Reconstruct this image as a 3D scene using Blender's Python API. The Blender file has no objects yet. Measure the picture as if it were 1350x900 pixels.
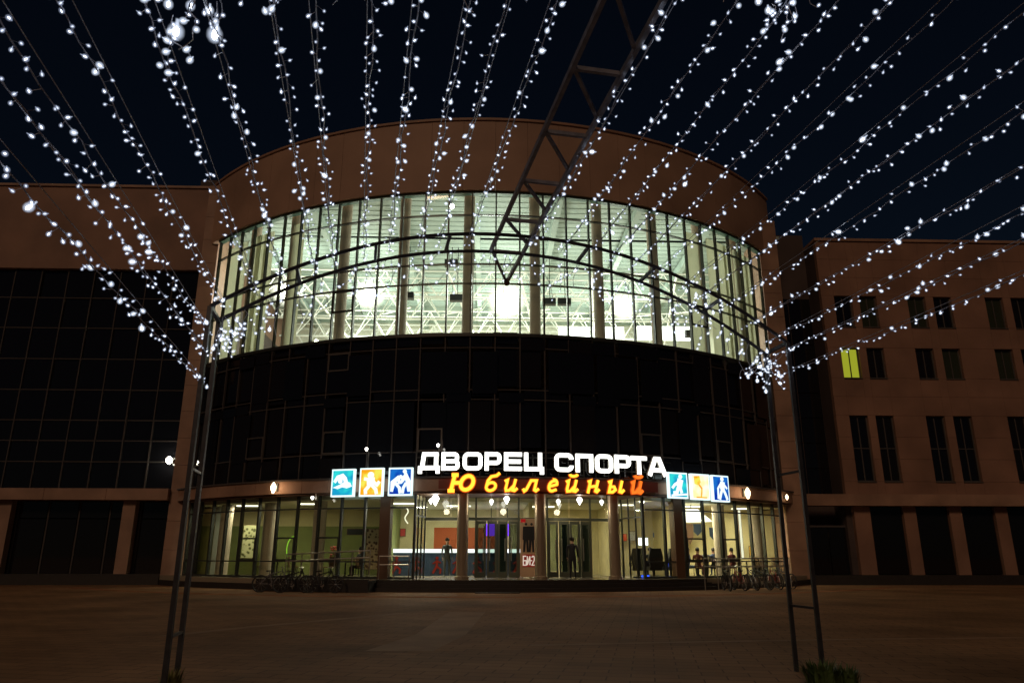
import bpy, bmesh, math, random
from mathutils import Vector, Matrix
random.seed(7)
R_ = math.radians
scn = bpy.context.scene
col = scn.collection

# ---------------------------------------------------------------- camera, world, sun, exposure
F, PITCH, ROLL, YAW = 964.743, 0.283854, 0.001266, 0.031422     # pixels (of 1350), radians
EYE = Vector((0, 0, 1.6))
fw = Vector((math.sin(YAW)*math.cos(PITCH), math.cos(YAW)*math.cos(PITCH), math.sin(PITCH)))
rt = Vector((math.cos(YAW), -math.sin(YAW), 0)); up = rt.cross(fw)
rt, up = rt*math.cos(ROLL)+up*math.sin(ROLL), -rt*math.sin(ROLL)+up*math.cos(ROLL)
cam = bpy.data.cameras.new('camera'); cam.sensor_width = 36; cam.lens = F/1350*36
cam.clip_start = .05; cam.clip_end = 3000
co = bpy.data.objects.new('camera', cam); col.objects.link(co)
co.matrix_world = Matrix(((rt.x, up.x, -fw.x, EYE.x), (rt.y, up.y, -fw.y, EYE.y), (rt.z, up.z, -fw.z, EYE.z), (0, 0, 0, 1)))
scn.camera = co

SUN_EL, SUN_AZ = R_(33), R_(200)          # azimuth clockwise from +Y: behind the camera, a little left
world = bpy.data.worlds.new('World'); scn.world = world; world.use_nodes = True
nt = world.node_tree; nt.nodes.clear()
sky = nt.nodes.new('ShaderNodeTexSky'); sky.sky_type = 'NISHITA'; sky.sun_disc = False
sky.sun_elevation = SUN_EL; sky.sun_rotation = SUN_AZ; sky.ozone_density = 6; sky.dust_density = .3; sky.air_density = 1.0
bg = nt.nodes.new('ShaderNodeBackground'); bg.inputs[1].default_value = .0017
wo = nt.nodes.new('ShaderNodeOutputWorld')
nt.links.new(sky.outputs[0], bg.inputs[0]); nt.links.new(bg.outputs[0], wo.inputs[0])
sl = bpy.data.lights.new('sun', 'SUN'); sl.energy = .42; sl.angle = R_(12); sl.color = (1, .64, .41)
so = bpy.data.objects.new('sun', sl); col.objects.link(so)
sd = Vector((math.sin(SUN_AZ)*math.cos(SUN_EL), math.cos(SUN_AZ)*math.cos(SUN_EL), math.sin(SUN_EL)))
so.rotation_euler = sd.to_track_quat('Z', 'Y').to_euler()
scn.view_settings.view_transform = 'Standard'; scn.view_settings.look = 'None'
scn.view_settings.exposure = 0; scn.view_settings.gamma = 1
scn.cycles.max_bounces = 6; scn.cycles.transparent_max_bounces = 12
scn.cycles.diffuse_bounces = 3; scn.cycles.glossy_bounces = 3
scn.cycles.sample_clamp_indirect = 3

CY, RB, G, FL = 54.81, 21.87, .12, .60     # drum axis Y, drum radius, ground level, floor level

# ---------------------------------------------------------------- geometry helpers
def ray(x, y): return fw + rt*((x-675)/F) - up*((y-450)/F)
def at(x, y, Y):                            # point on the vertical plane at depth Y
    d = ray(x, y); return EYE + d*(Y/d.y)
def cyl(x, y, r=RB):                        # (theta degrees, z) on a drum-concentric cylinder
    d = ray(x, y); a = d.x**2+d.y**2; b = -2*d.y*CY; c = CY**2-r*r
    t = (-b-math.sqrt(b*b-4*a*c))/(2*a); p = EYE+d*t
    return math.degrees(math.atan2(p.x, CY-p.y)), p.z
def C(th, r, z): t = R_(th); return Vector((r*math.sin(t), CY-r*math.cos(t), z))

class MB:
    def __init__(s): s.v = []; s.f = []; s.mi = []
    def add(s, v, f, m=0):
        n = len(s.v); s.v += [Vector(p) for p in v]; s.f += [tuple(i+n for i in q) for q in f]; s.mi += [m]*len(f); return s
    def box(s, a, b, m=0):
        x0, y0, z0 = a; x1, y1, z1 = b
        return s.add([(x0,y0,z0),(x1,y0,z0),(x1,y1,z0),(x0,y1,z0),(x0,y0,z1),(x1,y0,z1),(x1,y1,z1),(x0,y1,z1)],
              [(0,3,2,1),(4,5,6,7),(0,1,5,4),(1,2,6,5),(2,3,7,6),(3,0,4,7)], m)
    def bar(s, p, q, w, h=None, m=0):
        p = Vector(p); q = Vector(q); h = h or w; d = (q-p).normalized()
        u = d.cross(Vector((0,0,1)))
        if u.length < 1e-3: u = Vector((1,0,0))
        u.normalize(); n = u.cross(d); v = []
        for c in (p, q):
            for a, b in ((-1,-1),(1,-1),(1,1),(-1,1)): v.append(c+u*(a*w/2)+n*(b*h/2))
        return s.add(v, [(0,1,2,3),(7,6,5,4),(0,4,5,1),(1,5,6,2),(2,6,7,3),(3,7,4,0)], m)
    def tube(s, pts, r, n=8, m=0):
        pts = [Vector(p) for p in pts]; rs = r if isinstance(r, (list, tuple)) else [r]*len(pts)
        base = len(s.v); prev = None
        for i, p in enumerate(pts):
            d = (pts[min(i+1, len(pts)-1)]-pts[max(i-1, 0)]).normalized()
            u = prev if prev is not None else (d.cross(Vector((0,0,1))) if abs(d.z) < .95 else d.cross(Vector((1,0,0))))
            u = (u - d*u.dot(d)).normalized(); prev = u; w = d.cross(u)
            for k in range(n):
                a = 2*math.pi*k/n; s.v.append(p+(u*math.cos(a)+w*math.sin(a))*rs[i])
        for i in range(len(pts)-1):
            for k in range(n):
                a = base+i*n+k; b = base+i*n+(k+1)%n
                s.f.append((a, b, b+n, a+n)); s.mi.append(m)
        s.f.append(tuple(base+k for k in reversed(range(n)))); s.mi.append(m)
        s.f.append(tuple(base+(len(pts)-1)*n+k for k in range(n))); s.mi.append(m)
        return s
    def lathe(s, prof, c=(0,0,0), n=16, m=0):
        base = len(s.v); c = Vector(c)
        for r, z in prof:
            for k in range(n):
                a = 2*math.pi*k/n; s.v.append(c+Vector((r*math.cos(a), r*math.sin(a), z)))
        for i in range(len(prof)-1):
            for k in range(n):
                a = base+i*n+k; b = base+i*n+(k+1)%n
                s.f.append((a, b, b+n, a+n)); s.mi.append(m)
        s.f.append(tuple(base+k for k in reversed(range(n)))); s.mi.append(m)
        s.f.append(tuple(base+(len(prof)-1)*n+k for k in range(n))); s.mi.append(m)
        return s
    def arc(s, r0, r1, z0, z1, t0, t1, n=40, m=0, closed=True):       # curved box about the drum axis
        base = len(s.v)
        for i in range(n+1):
            t = t0+(t1-t0)*i/n
            s.v += [C(t, r0, z0), C(t, r1, z0), C(t, r1, z1), C(t, r0, z1)]
        for i in range(n):
            a = base+4*i; b = a+4
            for k in range(4):
                k2 = (k+1) % 4; s.f.append((a+k, a+k2, b+k2, b+k)); s.mi.append(m)
        s.f += [(base+3, base+2, base+1, base), tuple(base+4*n+k for k in range(4))]; s.mi += [m, m]
        return s
    def ribbon(s, pts, w, y0=0, d=.05, m=0):       # flat stroke in the XZ plane, front at y0, extruded to +y
        P = [Vector((p[0], p[1])) for p in pts]; L = []; Rr = []; n = len(P)
        closed = (P[0]-P[-1]).length < 1e-6
        if closed: P = P[:-1]; n -= 1
        ws = w if isinstance(w, (list, tuple)) else [w]*n
        for i in range(n):
            a = P[i-1] if (i or closed) else P[i]; b = P[(i+1) % n] if (i < n-1 or closed) else P[i]
            d0 = (P[i]-a); d1 = (b-P[i])
            if d0.length < 1e-9: d0 = d1
            if d1.length < 1e-9: d1 = d0
            d0 = d0.normalized(); d1 = d1.normalized()
            n0 = Vector((-d0.y, d0.x)); n1 = Vector((-d1.y, d1.x)); mm = (n0+n1)
            mm = n0 if mm.length < .3 else mm.normalized()
            k = 1/max(.5, mm.dot(n0)); off = mm*(ws[i]/2*k)
            L.append(P[i]+off); Rr.append(P[i]-off)
        base = len(s.v)
        for l, r in zip(L, Rr):
            s.v += [Vector((l.x, y0, l.y)), Vector((r.x, y0, r.y)), Vector((r.x, y0+d, r.y)), Vector((l.x, y0+d, l.y))]
        for i in range(n if closed else n-1):
            a = base+4*i; b = base+4*((i+1) % n)
            for k in range(4):
                k2 = (k+1) % 4; s.f.append((a+k, b+k, b+k2, a+k2)); s.mi.append(m)
        if not closed:
            s.f += [(base, base+1, base+2, base+3), tuple(base+4*(n-1)+k for k in (3, 2, 1, 0))]; s.mi += [m, m]
        return s
    def disc(s, cx, cz, r, y0=0, d=.05, n=14, m=0, rz=None):
        rz = rz or r; base = len(s.v)
        for yy in (y0, y0+d):
            for k in range(n):
                a = 2*math.pi*k/n; s.v.append(Vector((cx+r*math.cos(a), yy, cz+rz*math.sin(a))))
        s.f.append(tuple(base+k for k in range(n))); s.f.append(tuple(base+n+k for k in reversed(range(n)))); s.mi += [m, m]
        for k in range(n):
            k2 = (k+1) % n; s.f.append((base+k, base+n+k, base+n+k2, base+k2)); s.mi.append(m)
        return s
    def poly(s, pts, y0=0, d=.05, m=0):
        n = len(pts); base = len(s.v)
        for yy in (y0, y0+d): s.v += [Vector((p[0], yy, p[1])) for p in pts]
        s.f.append(tuple(base+k for k in range(n))); s.f.append(tuple(base+n+k for k in reversed(range(n)))); s.mi += [m, m]
        for k in range(n):
            k2 = (k+1) % n; s.f.append((base+k, base+n+k, base+n+k2, base+k2)); s.mi.append(m)
        return s
    def mesh(s, name, mats, off=None, smooth=False):
        me = bpy.data.meshes.new(name)
        o = off or Vector((0,0,0))
        me.from_pydata([v-o for v in s.v], [], s.f)
        for mt in (mats if isinstance(mats, (list, tuple)) else [mats]): me.materials.append(mt)
        me.polygons.foreach_set('material_index', s.mi)
        bm = bmesh.new(); bm.from_mesh(me); bmesh.ops.recalc_face_normals(bm, faces=bm.faces); bm.to_mesh(me); bm.free()
        if smooth: me.polygons.foreach_set('use_smooth', [True]*len(me.polygons))
        me.update(); return me
    def build(s, name, mats, parent=None, smooth=False, local=False):
        # vertices in world coordinates unless local (then relative to the parent's base)
        off = Vector((0,0,0)) if (local or parent is None) else base_of(parent)
        return link(name, s.mesh(name, mats, off, smooth), parent)
BASE = {}
def base_of(o): return BASE.get(o.name, Vector((0,0,0)))
def link(name, data, parent=None, loc=(0,0,0), rz=0):
    o = bpy.data.objects.new(name, data); col.objects.link(o)
    o.location = loc; o.rotation_euler = (0,0,rz)
    if parent: o.parent = parent; BASE[o.name] = base_of(parent)
    return o
def tag(o, label=None, cat=None, group=None, kind=None):
    if label: o['label'] = label
    if cat: o['category'] = cat
    if group: o['group'] = group
    if kind: o['kind'] = kind
    return o
def thing(name, label, cat, loc, rz=0, group=None):
    o = bpy.data.objects.new(name, None); col.objects.link(o); o.location = loc; o.rotation_euler = (0,0,rz)
    o.empty_display_size = .2; BASE[o.name] = Vector(loc)
    return tag(o, label, cat, group)
def solo(name, mb, mats, label, cat, loc=(0,0,0), rz=0, group=None, smooth=False):
    o = link(name, mb.mesh(name, mats, None, smooth), None, loc, rz); return tag(o, label, cat, group)
def struct(name, mb, mat, smooth=False):
    return tag(link(name, mb.mesh(name, mat, None, smooth)), kind='structure')
def dup(root, loc, rz=0, label=None):
    r = root.copy(); col.objects.link(r); r.location = loc; r.rotation_euler = (0,0,rz)
    if label: r['label'] = label
    for ch in list(root.children):
        c = ch.copy(); col.objects.link(c); c.parent = r
        for g in ch.children:
            d = g.copy(); col.objects.link(d); d.parent = c
    return r

# ---------------------------------------------------------------- materials
def mat(name, c, rough=.6, metal=0, var=.0, scale=4, bump=0, spec=.5, detail=3):
    m = bpy.data.materials.new(name); m.use_nodes = True; n = m.node_tree.nodes; l = m.node_tree.links
    b = n['Principled BSDF']; b.inputs['Roughness'].default_value = rough; b.inputs['Metallic'].default_value = metal
    b.inputs['Specular IOR Level'].default_value = spec
    b.inputs['Base Color'].default_value = (*c, 1)
    if var or bump:
        tc = n.new('ShaderNodeTexCoord'); nz = n.new('ShaderNodeTexNoise'); nz.inputs['Scale'].default_value = scale
        nz.inputs['Detail'].default_value = detail; l.new(tc.outputs['Object'], nz.inputs['Vector'])
        if var:
            mr = n.new('ShaderNodeMapRange'); mr.inputs[1].default_value = .3; mr.inputs[2].default_value = .7
            mr.inputs[3].default_value = 1-var; mr.inputs[4].default_value = 1+var
            mx = n.new('ShaderNodeVectorMath'); mx.operation = 'SCALE'; mx.inputs[0].default_value = c
            l.new(nz.outputs[0], mr.inputs[0]); l.new(mr.outputs[0], mx.inputs['Scale']); l.new(mx.outputs[0], b.inputs['Base Color'])
        if bump:
            bp = n.new('ShaderNodeBump'); bp.inputs['Strength'].default_value = bump; bp.inputs['Distance'].default_value = .02
            l.new(nz.outputs[0], bp.inputs['Height']); l.new(bp.outputs[0], b.inputs['Normal'])
    return m
def emit(name, c, s, sample=True):
    m = bpy.data.materials.new(name); m.use_nodes = True; n = m.node_tree.nodes; n.clear()
    e = n.new('ShaderNodeEmission'); e.inputs[0].default_value = (*c, 1); e.inputs[1].default_value = s
    o = n.new('ShaderNodeOutputMaterial'); m.node_tree.links.new(e.outputs[0], o.inputs[0])
    if not sample: m.cycles.emission_sampling = 'NONE'
    return m
def glass(name, tint=(1,1,1), refl=1.0):
    m = bpy.data.materials.new(name); m.use_nodes = True; n = m.node_tree.nodes; l = m.node_tree.links; n.clear()
    t = n.new('ShaderNodeBsdfTransparent'); t.inputs[0].default_value = (*tint, 1)
    g = n.new('ShaderNodeBsdfGlossy'); g.inputs['Roughness'].default_value = .02; g.inputs[0].default_value = (refl,)*3+(1,)
    lw = n.new('ShaderNodeLayerWeight'); lw.inputs[0].default_value = .5; pw = n.new('ShaderNodeMath'); pw.operation = 'POWER'; pw.inputs[1].default_value = 4.5
    fr = n.new('ShaderNodeMath'); fr.operation = 'MULTIPLY_ADD'; fr.inputs[1].default_value = .5; fr.inputs[2].default_value = .03
    l.new(lw.outputs['Facing'], pw.inputs[0]); l.new(pw.outputs[0], fr.inputs[0])
    mx = n.new('ShaderNodeMixShader'); o = n.new('ShaderNodeOutputMaterial')
    l.new(fr.outputs[0], mx.inputs[0]); l.new(t.outputs[0], mx.inputs[1]); l.new(g.outputs[0], mx.inputs[2]); l.new(mx.outputs[0], o.inputs[0])
    return m
M_fascia = mat('terracotta_cladding', (.36,.23,.16), .65, var=.22, scale=.3, detail=8, bump=.15)
M_stone = mat('brown_stone_cladding', (.33,.20,.135), .6, var=.26, scale=.7, bump=.2, detail=8)
M_wing = mat('wing_cladding', (.27,.15,.10), .65, var=.26, scale=.4, bump=.2, detail=8)
M_setback = mat('dark_render', (.07,.05,.045), .8, var=.2, scale=.5)
M_alu = mat('dark_aluminium', (.045,.05,.045), .4, .3)
M_aluMid = mat('grey_aluminium', (.085,.076,.072), .75, 0, spec=.15)
M_dark = mat('dark_tinted_glass', (.008,.008,.010), .04, spec=.6)
M_dark2 = mat('dark_tinted_glass_warm', (.012,.010,.010), .07, spec=.5)
M_glass = glass('clear_glass', (.93,.98,.95)); M_glassL = glass('lobby_glass', (.86,.88,.82))
M_glassD = glass('tinted_door_glass', (.50,.56,.50))
M_mint = mat('pale_green_ceiling', (.38,.47,.42), .7, var=.12, scale=.7)
M_mint2 = mat('green_painted_steel', (.355,.44,.395), .6)
M_cream = mat('cream_hall_wall', (.78,.76,.62), .8, var=.1, scale=.6)
M_white = mat('white_painted_steel', (.8,.8,.72), .5)
M_col = mat('beige_plaster_column', (.50,.42,.33), .7, var=.1, scale=2)
M_colmet = mat('brushed_column_cladding', (.42,.34,.24), .35, .5)
M_floor = mat('hall_floor', (.35,.26,.16), .4)
M_black = mat('black_plastic', (.012,.012,.013), .5)
M_blacksteel = mat('galvanised_dark_steel', (.04,.04,.045), .42, .3, var=.3, scale=9)
M_ridgeLit = mat('galvanised_ridge_steel_lit', (.22,.22,.25), .45, .3, var=.3, scale=9)  # paler than the post steel: bulb light put into its colour
M_wire = mat('steel_wire', (.50,.51,.54), .4, .3)
M_cord = mat('clear_plastic_cord', (.42,.44,.50), .4)
M_steel = mat('stainless_rail', (.55,.52,.47), .3, .8)
M_step = mat('dark_granite_step', (.022,.018,.015), .6, var=.2, scale=5)
M_olive = mat('olive_green_wall', (.20,.23,.07), .8, var=.12, scale=1)
M_lobcream = mat('lobby_cream_wall', (.58,.50,.26), .8, var=.1, scale=1)
M_orange = mat('orange_wall', (.40,.085,.02), .8)
M_lobceil = mat('lobby_ceiling', (.70,.66,.48), .8)
M_lobfloor = mat('lobby_tile_floor', (.25,.22,.16), .25)
M_teal = mat('dark_teal_laminate', (.03,.055,.055), .4)
M_navy = mat('navy_laminate', (.015,.03,.06), .4)
M_red = mat('red_plastic', (.45,.03,.02), .5)
M_brownw = mat('brown_wood', (.12,.06,.03), .5)
M_curtain = mat('grey_curtain', (.32,.33,.28), .9)
def cloth_mat(name, c):
    m = bpy.data.materials.new(name); m.use_nodes = True; n = m.node_tree.nodes; l = m.node_tree.links; n.clear()
    d = n.new('ShaderNodeBsdfDiffuse'); t = n.new('ShaderNodeBsdfTranslucent'); w = n.new('ShaderNodeTexWave'); w.inputs['Scale'].default_value = 6; w.inputs['Distortion'].default_value = 1
    tc = n.new('ShaderNodeTexCoord'); l.new(tc.outputs['Object'], w.inputs[0]); cr = n.new('ShaderNodeMix'); cr.data_type = 'RGBA'; cr.inputs[6].default_value = (*[q*.75 for q in c],1); cr.inputs[7].default_value = (*c,1)
    l.new(w.outputs['Fac'], cr.inputs[0]); l.new(cr.outputs[2], d.inputs[0]); l.new(cr.outputs[2], t.inputs[0])
    mx = n.new('ShaderNodeMixShader'); mx.inputs[0].default_value = .6; o = n.new('ShaderNodeOutputMaterial'); l.new(d.outputs[0], mx.inputs[1]); l.new(t.outputs[0], mx.inputs[2]); l.new(mx.outputs[0], o.inputs[0]); return m
M_blind = cloth_mat('cream_vertical_blind', (.88,.88,.74))
def halo_mat(name, c, st, k):  # glowing shell that fades to its rim, painting bloom round a lamp
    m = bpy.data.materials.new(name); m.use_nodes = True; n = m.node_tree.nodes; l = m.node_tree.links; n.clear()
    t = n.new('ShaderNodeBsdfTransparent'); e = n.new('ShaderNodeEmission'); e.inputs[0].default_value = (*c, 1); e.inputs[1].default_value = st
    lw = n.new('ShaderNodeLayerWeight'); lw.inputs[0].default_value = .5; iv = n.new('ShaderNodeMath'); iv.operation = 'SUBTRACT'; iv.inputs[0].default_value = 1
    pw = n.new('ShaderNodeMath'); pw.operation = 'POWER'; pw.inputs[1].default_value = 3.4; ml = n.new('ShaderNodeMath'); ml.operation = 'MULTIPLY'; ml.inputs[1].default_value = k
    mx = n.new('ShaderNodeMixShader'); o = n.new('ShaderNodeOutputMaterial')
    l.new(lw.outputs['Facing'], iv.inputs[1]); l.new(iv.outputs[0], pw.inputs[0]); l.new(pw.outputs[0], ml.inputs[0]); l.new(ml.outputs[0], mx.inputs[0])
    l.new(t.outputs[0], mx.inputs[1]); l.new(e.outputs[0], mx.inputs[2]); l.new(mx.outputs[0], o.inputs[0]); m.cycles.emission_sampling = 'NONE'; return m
M_floodHalo = halo_mat('flood_halo_glow', (1,.93,.76), 3.4, .62)  # painted bloom for the hall floods, no real glass
E_bulb = emit('cool_led', (.80,.88,1.0), 3.6)
E_bulbB = emit('cool_led_bright', (.82,.90,1.0), 12)
E_letter = emit('white_letter_light', (1,1,.93), 3.2)
E_yel = emit('amber_letter_light', (1,.50,.035), 2.0)
E_org = emit('orange_letter_rim', (.95,.13,.012), .75)
E_redl = emit('faded_red_letter_light', (1,.20,.02), 1.2)
E_flood = emit('flood_lamp_face', (1,.93,.74), 40)
E_warm = emit('warm_lamp', (1,.72,.42), 7)
E_wht = emit('white_lamp', (1,.97,.88), 9)
E_strip = emit('led_strip', (.9,.97,1), 2.6)
E_purple = emit('violet_screen', (.16,.04,.75), 1.8)
E_blue = emit('blue_screen', (.03,.10,1), 2.2)
E_ceil = emit('ceiling_panel_light', (1,.97,.85), 3.2)
E_boxw = emit('lightbox_white', (.80,1,1), 1.25)
def emit_noise(name, c1, c2, s, scale=2.5):
    m = emit(name, c1, s); n = m.node_tree.nodes; l = m.node_tree.links; e = [x for x in n if x.type == 'EMISSION'][0]
    tc = n.new('ShaderNodeTexCoord'); nz = n.new('ShaderNodeTexNoise'); nz.inputs['Scale'].default_value = scale; nz.inputs['Detail'].default_value = 1
    cr = n.new('ShaderNodeValToRGB'); cr.color_ramp.elements[0].position = .42; cr.color_ramp.elements[1].position = .60
    cr.color_ramp.elements[0].color = (*c1,1); cr.color_ramp.elements[1].color = (*c2,1)
    l.new(tc.outputs['Object'], nz.inputs[0]); l.new(nz.outputs[0], cr.inputs[0]); l.new(cr.outputs[0], e.inputs[0]); return m
E_cyan = emit_noise('cyan_print', (.01,.35,.62), (.03,.72,.72), 1.0, 2)
E_blu = emit_noise('blue_print', (.004,.04,.42), (.01,.16,.62), 1.0, 2)
E_gold = emit_noise('yellow_print', (1,.42,.01), (.95,.85,.10), 1.0, 2.4)
E_cream = emit_noise('pale_yellow_print', (1,.93,.45), (1,1,.82), 1.05, 2)
def ground_mat():
    m = bpy.data.materials.new('square_paving'); m.use_nodes = True; n = m.node_tree.nodes; l = m.node_tree.links
    b = n['Principled BSDF']; b.inputs['Roughness'].default_value = .75; b.inputs['Specular IOR Level'].default_value = .06
    tc = n.new('ShaderNodeTexCoord'); mp = n.new('ShaderNodeMapping'); mp.inputs['Rotation'].default_value = (0,0,R_(12))
    br = n.new('ShaderNodeTexBrick'); br.inputs['Scale'].default_value = 1; br.inputs['Brick Width'].default_value = .6; br.inputs['Row Height'].default_value = .3
    br.inputs['Mortar Size'].default_value = .010; br.inputs['Color1'].default_value = (.225,.128,.067,1); br.inputs['Color2'].default_value = (.275,.155,.080,1); br.inputs['Mortar'].default_value = (.10,.055,.032,1)
    nz = n.new('ShaderNodeTexNoise'); nz.inputs['Scale'].default_value = .35; nz.inputs['Detail'].default_value = 6
    mr = n.new('ShaderNodeMapRange'); mr.inputs[1].default_value = .3; mr.inputs[2].default_value = .7; mr.inputs[3].default_value = .65; mr.inputs[4].default_value = 1.3
    vm = n.new('ShaderNodeVectorMath'); vm.operation = 'SCALE'
    l.new(tc.outputs['Object'], mp.inputs[0]); l.new(mp.outputs[0], br.inputs[0]); l.new(tc.outputs['Object'], nz.inputs[0]); l.new(nz.outputs[0], mr.inputs[0])
    l.new(br.outputs[0], vm.inputs[0]); l.new(mr.outputs[0], vm.inputs['Scale']); l.new(vm.outputs[0], b.inputs['Base Color'])
    bp = n.new('ShaderNodeBump'); bp.inputs['Strength'].default_value = .4; bp.inputs['Distance'].default_value = .01
    l.new(br.outputs['Fac'], bp.inputs['Height']); bp.invert = True; l.new(bp.outputs[0], b.inputs['Normal'])
    return m
M_ground = ground_mat()
M_band = mat('grey_paving_band', (.29,.185,.118), .75, var=.2, scale=1.2, spec=.06)
M_redpav = mat('red_paving', (.285,.135,.075), .85, var=.3, scale=1.0, spec=0)

# ---------------------------------------------------------------- the setting: ground
struct('ground', MB().box((-900,-300,G-1),(900,1500,G)), M_ground)
def strip(name, pts, w, m, lift):
    mb = MB(); P = [Vector(p) for p in pts]; v = []; f = []
    for i, p in enumerate(P):
        d = (P[min(i+1,len(P)-1)]-P[max(i-1,0)]).normalized(); nn = Vector((-d.y, d.x))
        v += [(p.x+nn.x*w/2, p.y+nn.y*w/2, G+lift), (p.x-nn.x*w/2, p.y-nn.y*w/2, G+lift)]
    for i in range(len(P)-1): f.append((2*i, 2*i+1, 2*i+3, 2*i+2))
    mb.add(v, f); return struct(name, mb, m)
def gp(x, y): d = ray(x, y); t = (G-1.6)/d.z; p = EYE+d*t; return (p.x, p.y)
strip('paving_band', [gp(700,850), gp(900,846), gp(1135,842), gp(1350,840)], .20, M_band, .004)
strip('paving_band', [gp(215,838), gp(330,826), gp(420,818), gp(530,808)], .3, M_band, .004)
strip('paving_band', [(20*math.sin(R_(a))*1.32, CY-20*math.cos(R_(a))*1.32) for a in range(-48,49,4)], .8, M_redpav, .004)
def patch(name, px_, m, lift): return struct(name, MB().add([(*gp(x, y), G+lift) for x, y in px_], [tuple(range(len(px_)))]), m)
patch('paving_field', [(480,858),(548,836),(592,806),(640,806),(614,836),(570,858)], M_band, .004)

# ---------------------------------------------------------------- sports palace (main drum)
B = thing('sports_palace', 'round-fronted sports palace with tall lit hall glazing under a brown drum', 'building', (0, CY, G))
STEP, PH = 3.06, .64
ths = [PH+STEP*k for k in range(-15, 16)]
def turned(name, mesh, th, parent=B, jit=0):
    o = link(name, mesh, parent, (0,0,0), R_(th)); 
    if jit: o.rotation_euler = (0, 0, R_(th))
    return o
cg = 2*RB*math.sin(R_(STEP/2))             # bay width
RF = RB*math.cos(R_(STEP/2))
def pane_mesh(name, z0, z1, m, r=RF, gap=.03):
    return MB().box((-cg/2+gap, -r, z0+gap-G), (cg/2-gap, -r+.024, z1-gap-G)).mesh(name, m)
HZ = [11.53, 14.1, 15.1, 17.7, 18.9]
DZ = [4.93, 6.05, 8.44, 8.90, 10.90, 11.49]
for a, b in zip(HZ, HZ[1:]):
    me = pane_mesh('hall_pane', a, b, M_glass)
    for k in range(30): turned('hall_pane', me, ths[k]+STEP/2)
for a, b in zip(DZ, DZ[1:]):
    me = pane_mesh('dark_pane', a, b, M_dark, gap=.012); me2 = pane_mesh('dark_pane', a, b, M_dark2, gap=.012)
    for k in range(30):
        o = turned('dark_pane', me2 if (k in (3,4,5,24,25,26,28) or random.random() < .12) else me, ths[k]+STEP/2)
        o.rotation_euler = (R_(random.uniform(-.6,.6)), 0, R_(ths[k]+STEP/2+random.uniform(-.5,.5)))
for i, t in enumerate(ths):
    if i == 0: mu = MB().box((-.036,-RB-.06,11.53-G),(.036,-RB+.10,18.9-G)).mesh('mullion', M_alu); md = MB().box((-.03,-RB-.035,4.93-G),(.028,-RB+.06,11.5-G)).mesh('mullion', M_aluMid)
    turned('mullion', mu, t); turned('mullion', md, t)
for z in HZ[1:-1]: MB().arc(RB-.10, RB+.045, z-.028, z+.028, -45.4, 46.7, 90).build('transom', M_alu, B)
for z in DZ[1:-1]: MB().arc(RB-.06, RB+.022, z-.022, z+.022, -45.4, 46.7, 90).build('transom', M_aluMid, B)
MB().arc(RB-.2, RB+.10, 11.44, 11.60, -45.6, 46.9, 90).build('window_sill', M_alu, B)
MB().arc(RB-.2, RB+.08, 18.84, 18.96, -45.6, 46.9, 90).build('window_head', mat('green_steel_head',(.10,.19,.15),.5), B)
# opening lights in the dark glazing and the hall glazing
def vent(bay, z0, z1, m, w=.07):
    th = ths[bay]+STEP/2; h = cg/2-.05; mb = MB(); r = -RF-.05
    for a, b in (((-h, z0), (-h, z1)), ((h, z0), (h, z1))): mb.box((a[0]-w/2, r, z0-G), (a[0]+w/2, r+.06, z1-G))
    mb.box((-h+w/2, r+.003, z0-G), (h-w/2, r+.057, z0+w-G)); mb.box((-h+w/2, r+.003, z1-w-G), (h-w/2, r+.057, z1-G))
    return turned('opening_window', mb.mesh('opening_window', m), th)
M_vent = mat('opening_window_frame', (.11,.10,.09), .4, .3)
for bay in (4, 8, 12, 21, 25): vent(bay, 6.07, 7.12, M_vent)
vent(8, 10.0, 10.88, M_vent)
for bay in (8, 24): vent(bay, 12.95, 14.08, M_alu, .10)
# drum fascia, roof, coping
nf = 24; f0, f1 = -50.0, 51.0
for i in range(nf):
    a = f0+(f1-f0)*i/nf; b = f0+(f1-f0)*(i+1)/nf
    MB().arc(RB-.3, RB+.22, 18.96, 22.86, a+.015, b-.015, 4).build('fascia_panel', M_fascia, B)
MB().arc(RB-.35, RB+.30, 22.862, 22.99, f0, f1, 100).build('coping', M_stone, B)
rf = MB()
v = [C(f0+(f1-f0)*i/60, RB-.3, 0) for i in range(61)]
rf.add([(p.x, p.y, 22.5) for p in v]+[(p.x, p.y, 22.3) for p in v], [tuple(range(61)), tuple(reversed(range(61, 122)))]); rf.build('roof', M_setback, B)
# hall interior behind the upper glazing
v = [C(f0+(f1-f0)*i/60, RB-.25, 0) for i in range(61)]
MB().add([(p.x, p.y, 11.50) for p in v]+[(p.x, p.y, 11.30) for p in v], [tuple(range(61)), tuple(reversed(range(61,122)))]).box((-17.5, 40.75, 11.0), (17.5, 58.1, 11.29)).build('hall_floor', M_floor, B)
MB().box((-17.2, 43.0, G), (17.2, 43.2, 11.0)).build('core_wall', M_setback, B)
MB().box((-17.5, 40.4, 20.0), (17.5, 60, 20.2)).add([(p.x, p.y, 20.0) for p in v]+[(p.x, p.y, 20.2) for p in v], [tuple(range(61)), tuple(reversed(range(61,122)))]).build('hall_ceiling', M_mint, B)
MB().box((-17.8, 58, 11.3), (17.8, 58.2, 20.2)).build('hall_back_wall', M_cream, B)
for s in (-1, 1): MB().box((s*17.0-.1, 41.2, 11.3), (s*17.0+.1, 58, 20.2)).build('hall_side_wall', M_cream, B)
rm = None
for i in range(38):
    y = 33.6+i*.62
    if y < 40.6: hw = math.sqrt(max(0, (RB-.5)**2-(CY-y)**2))
    else: hw = 16.8
    MB().box((-hw, y, 19.975), (hw, y+.30, 19.997)).build('ceiling_rib', M_mint2, B)
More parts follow.
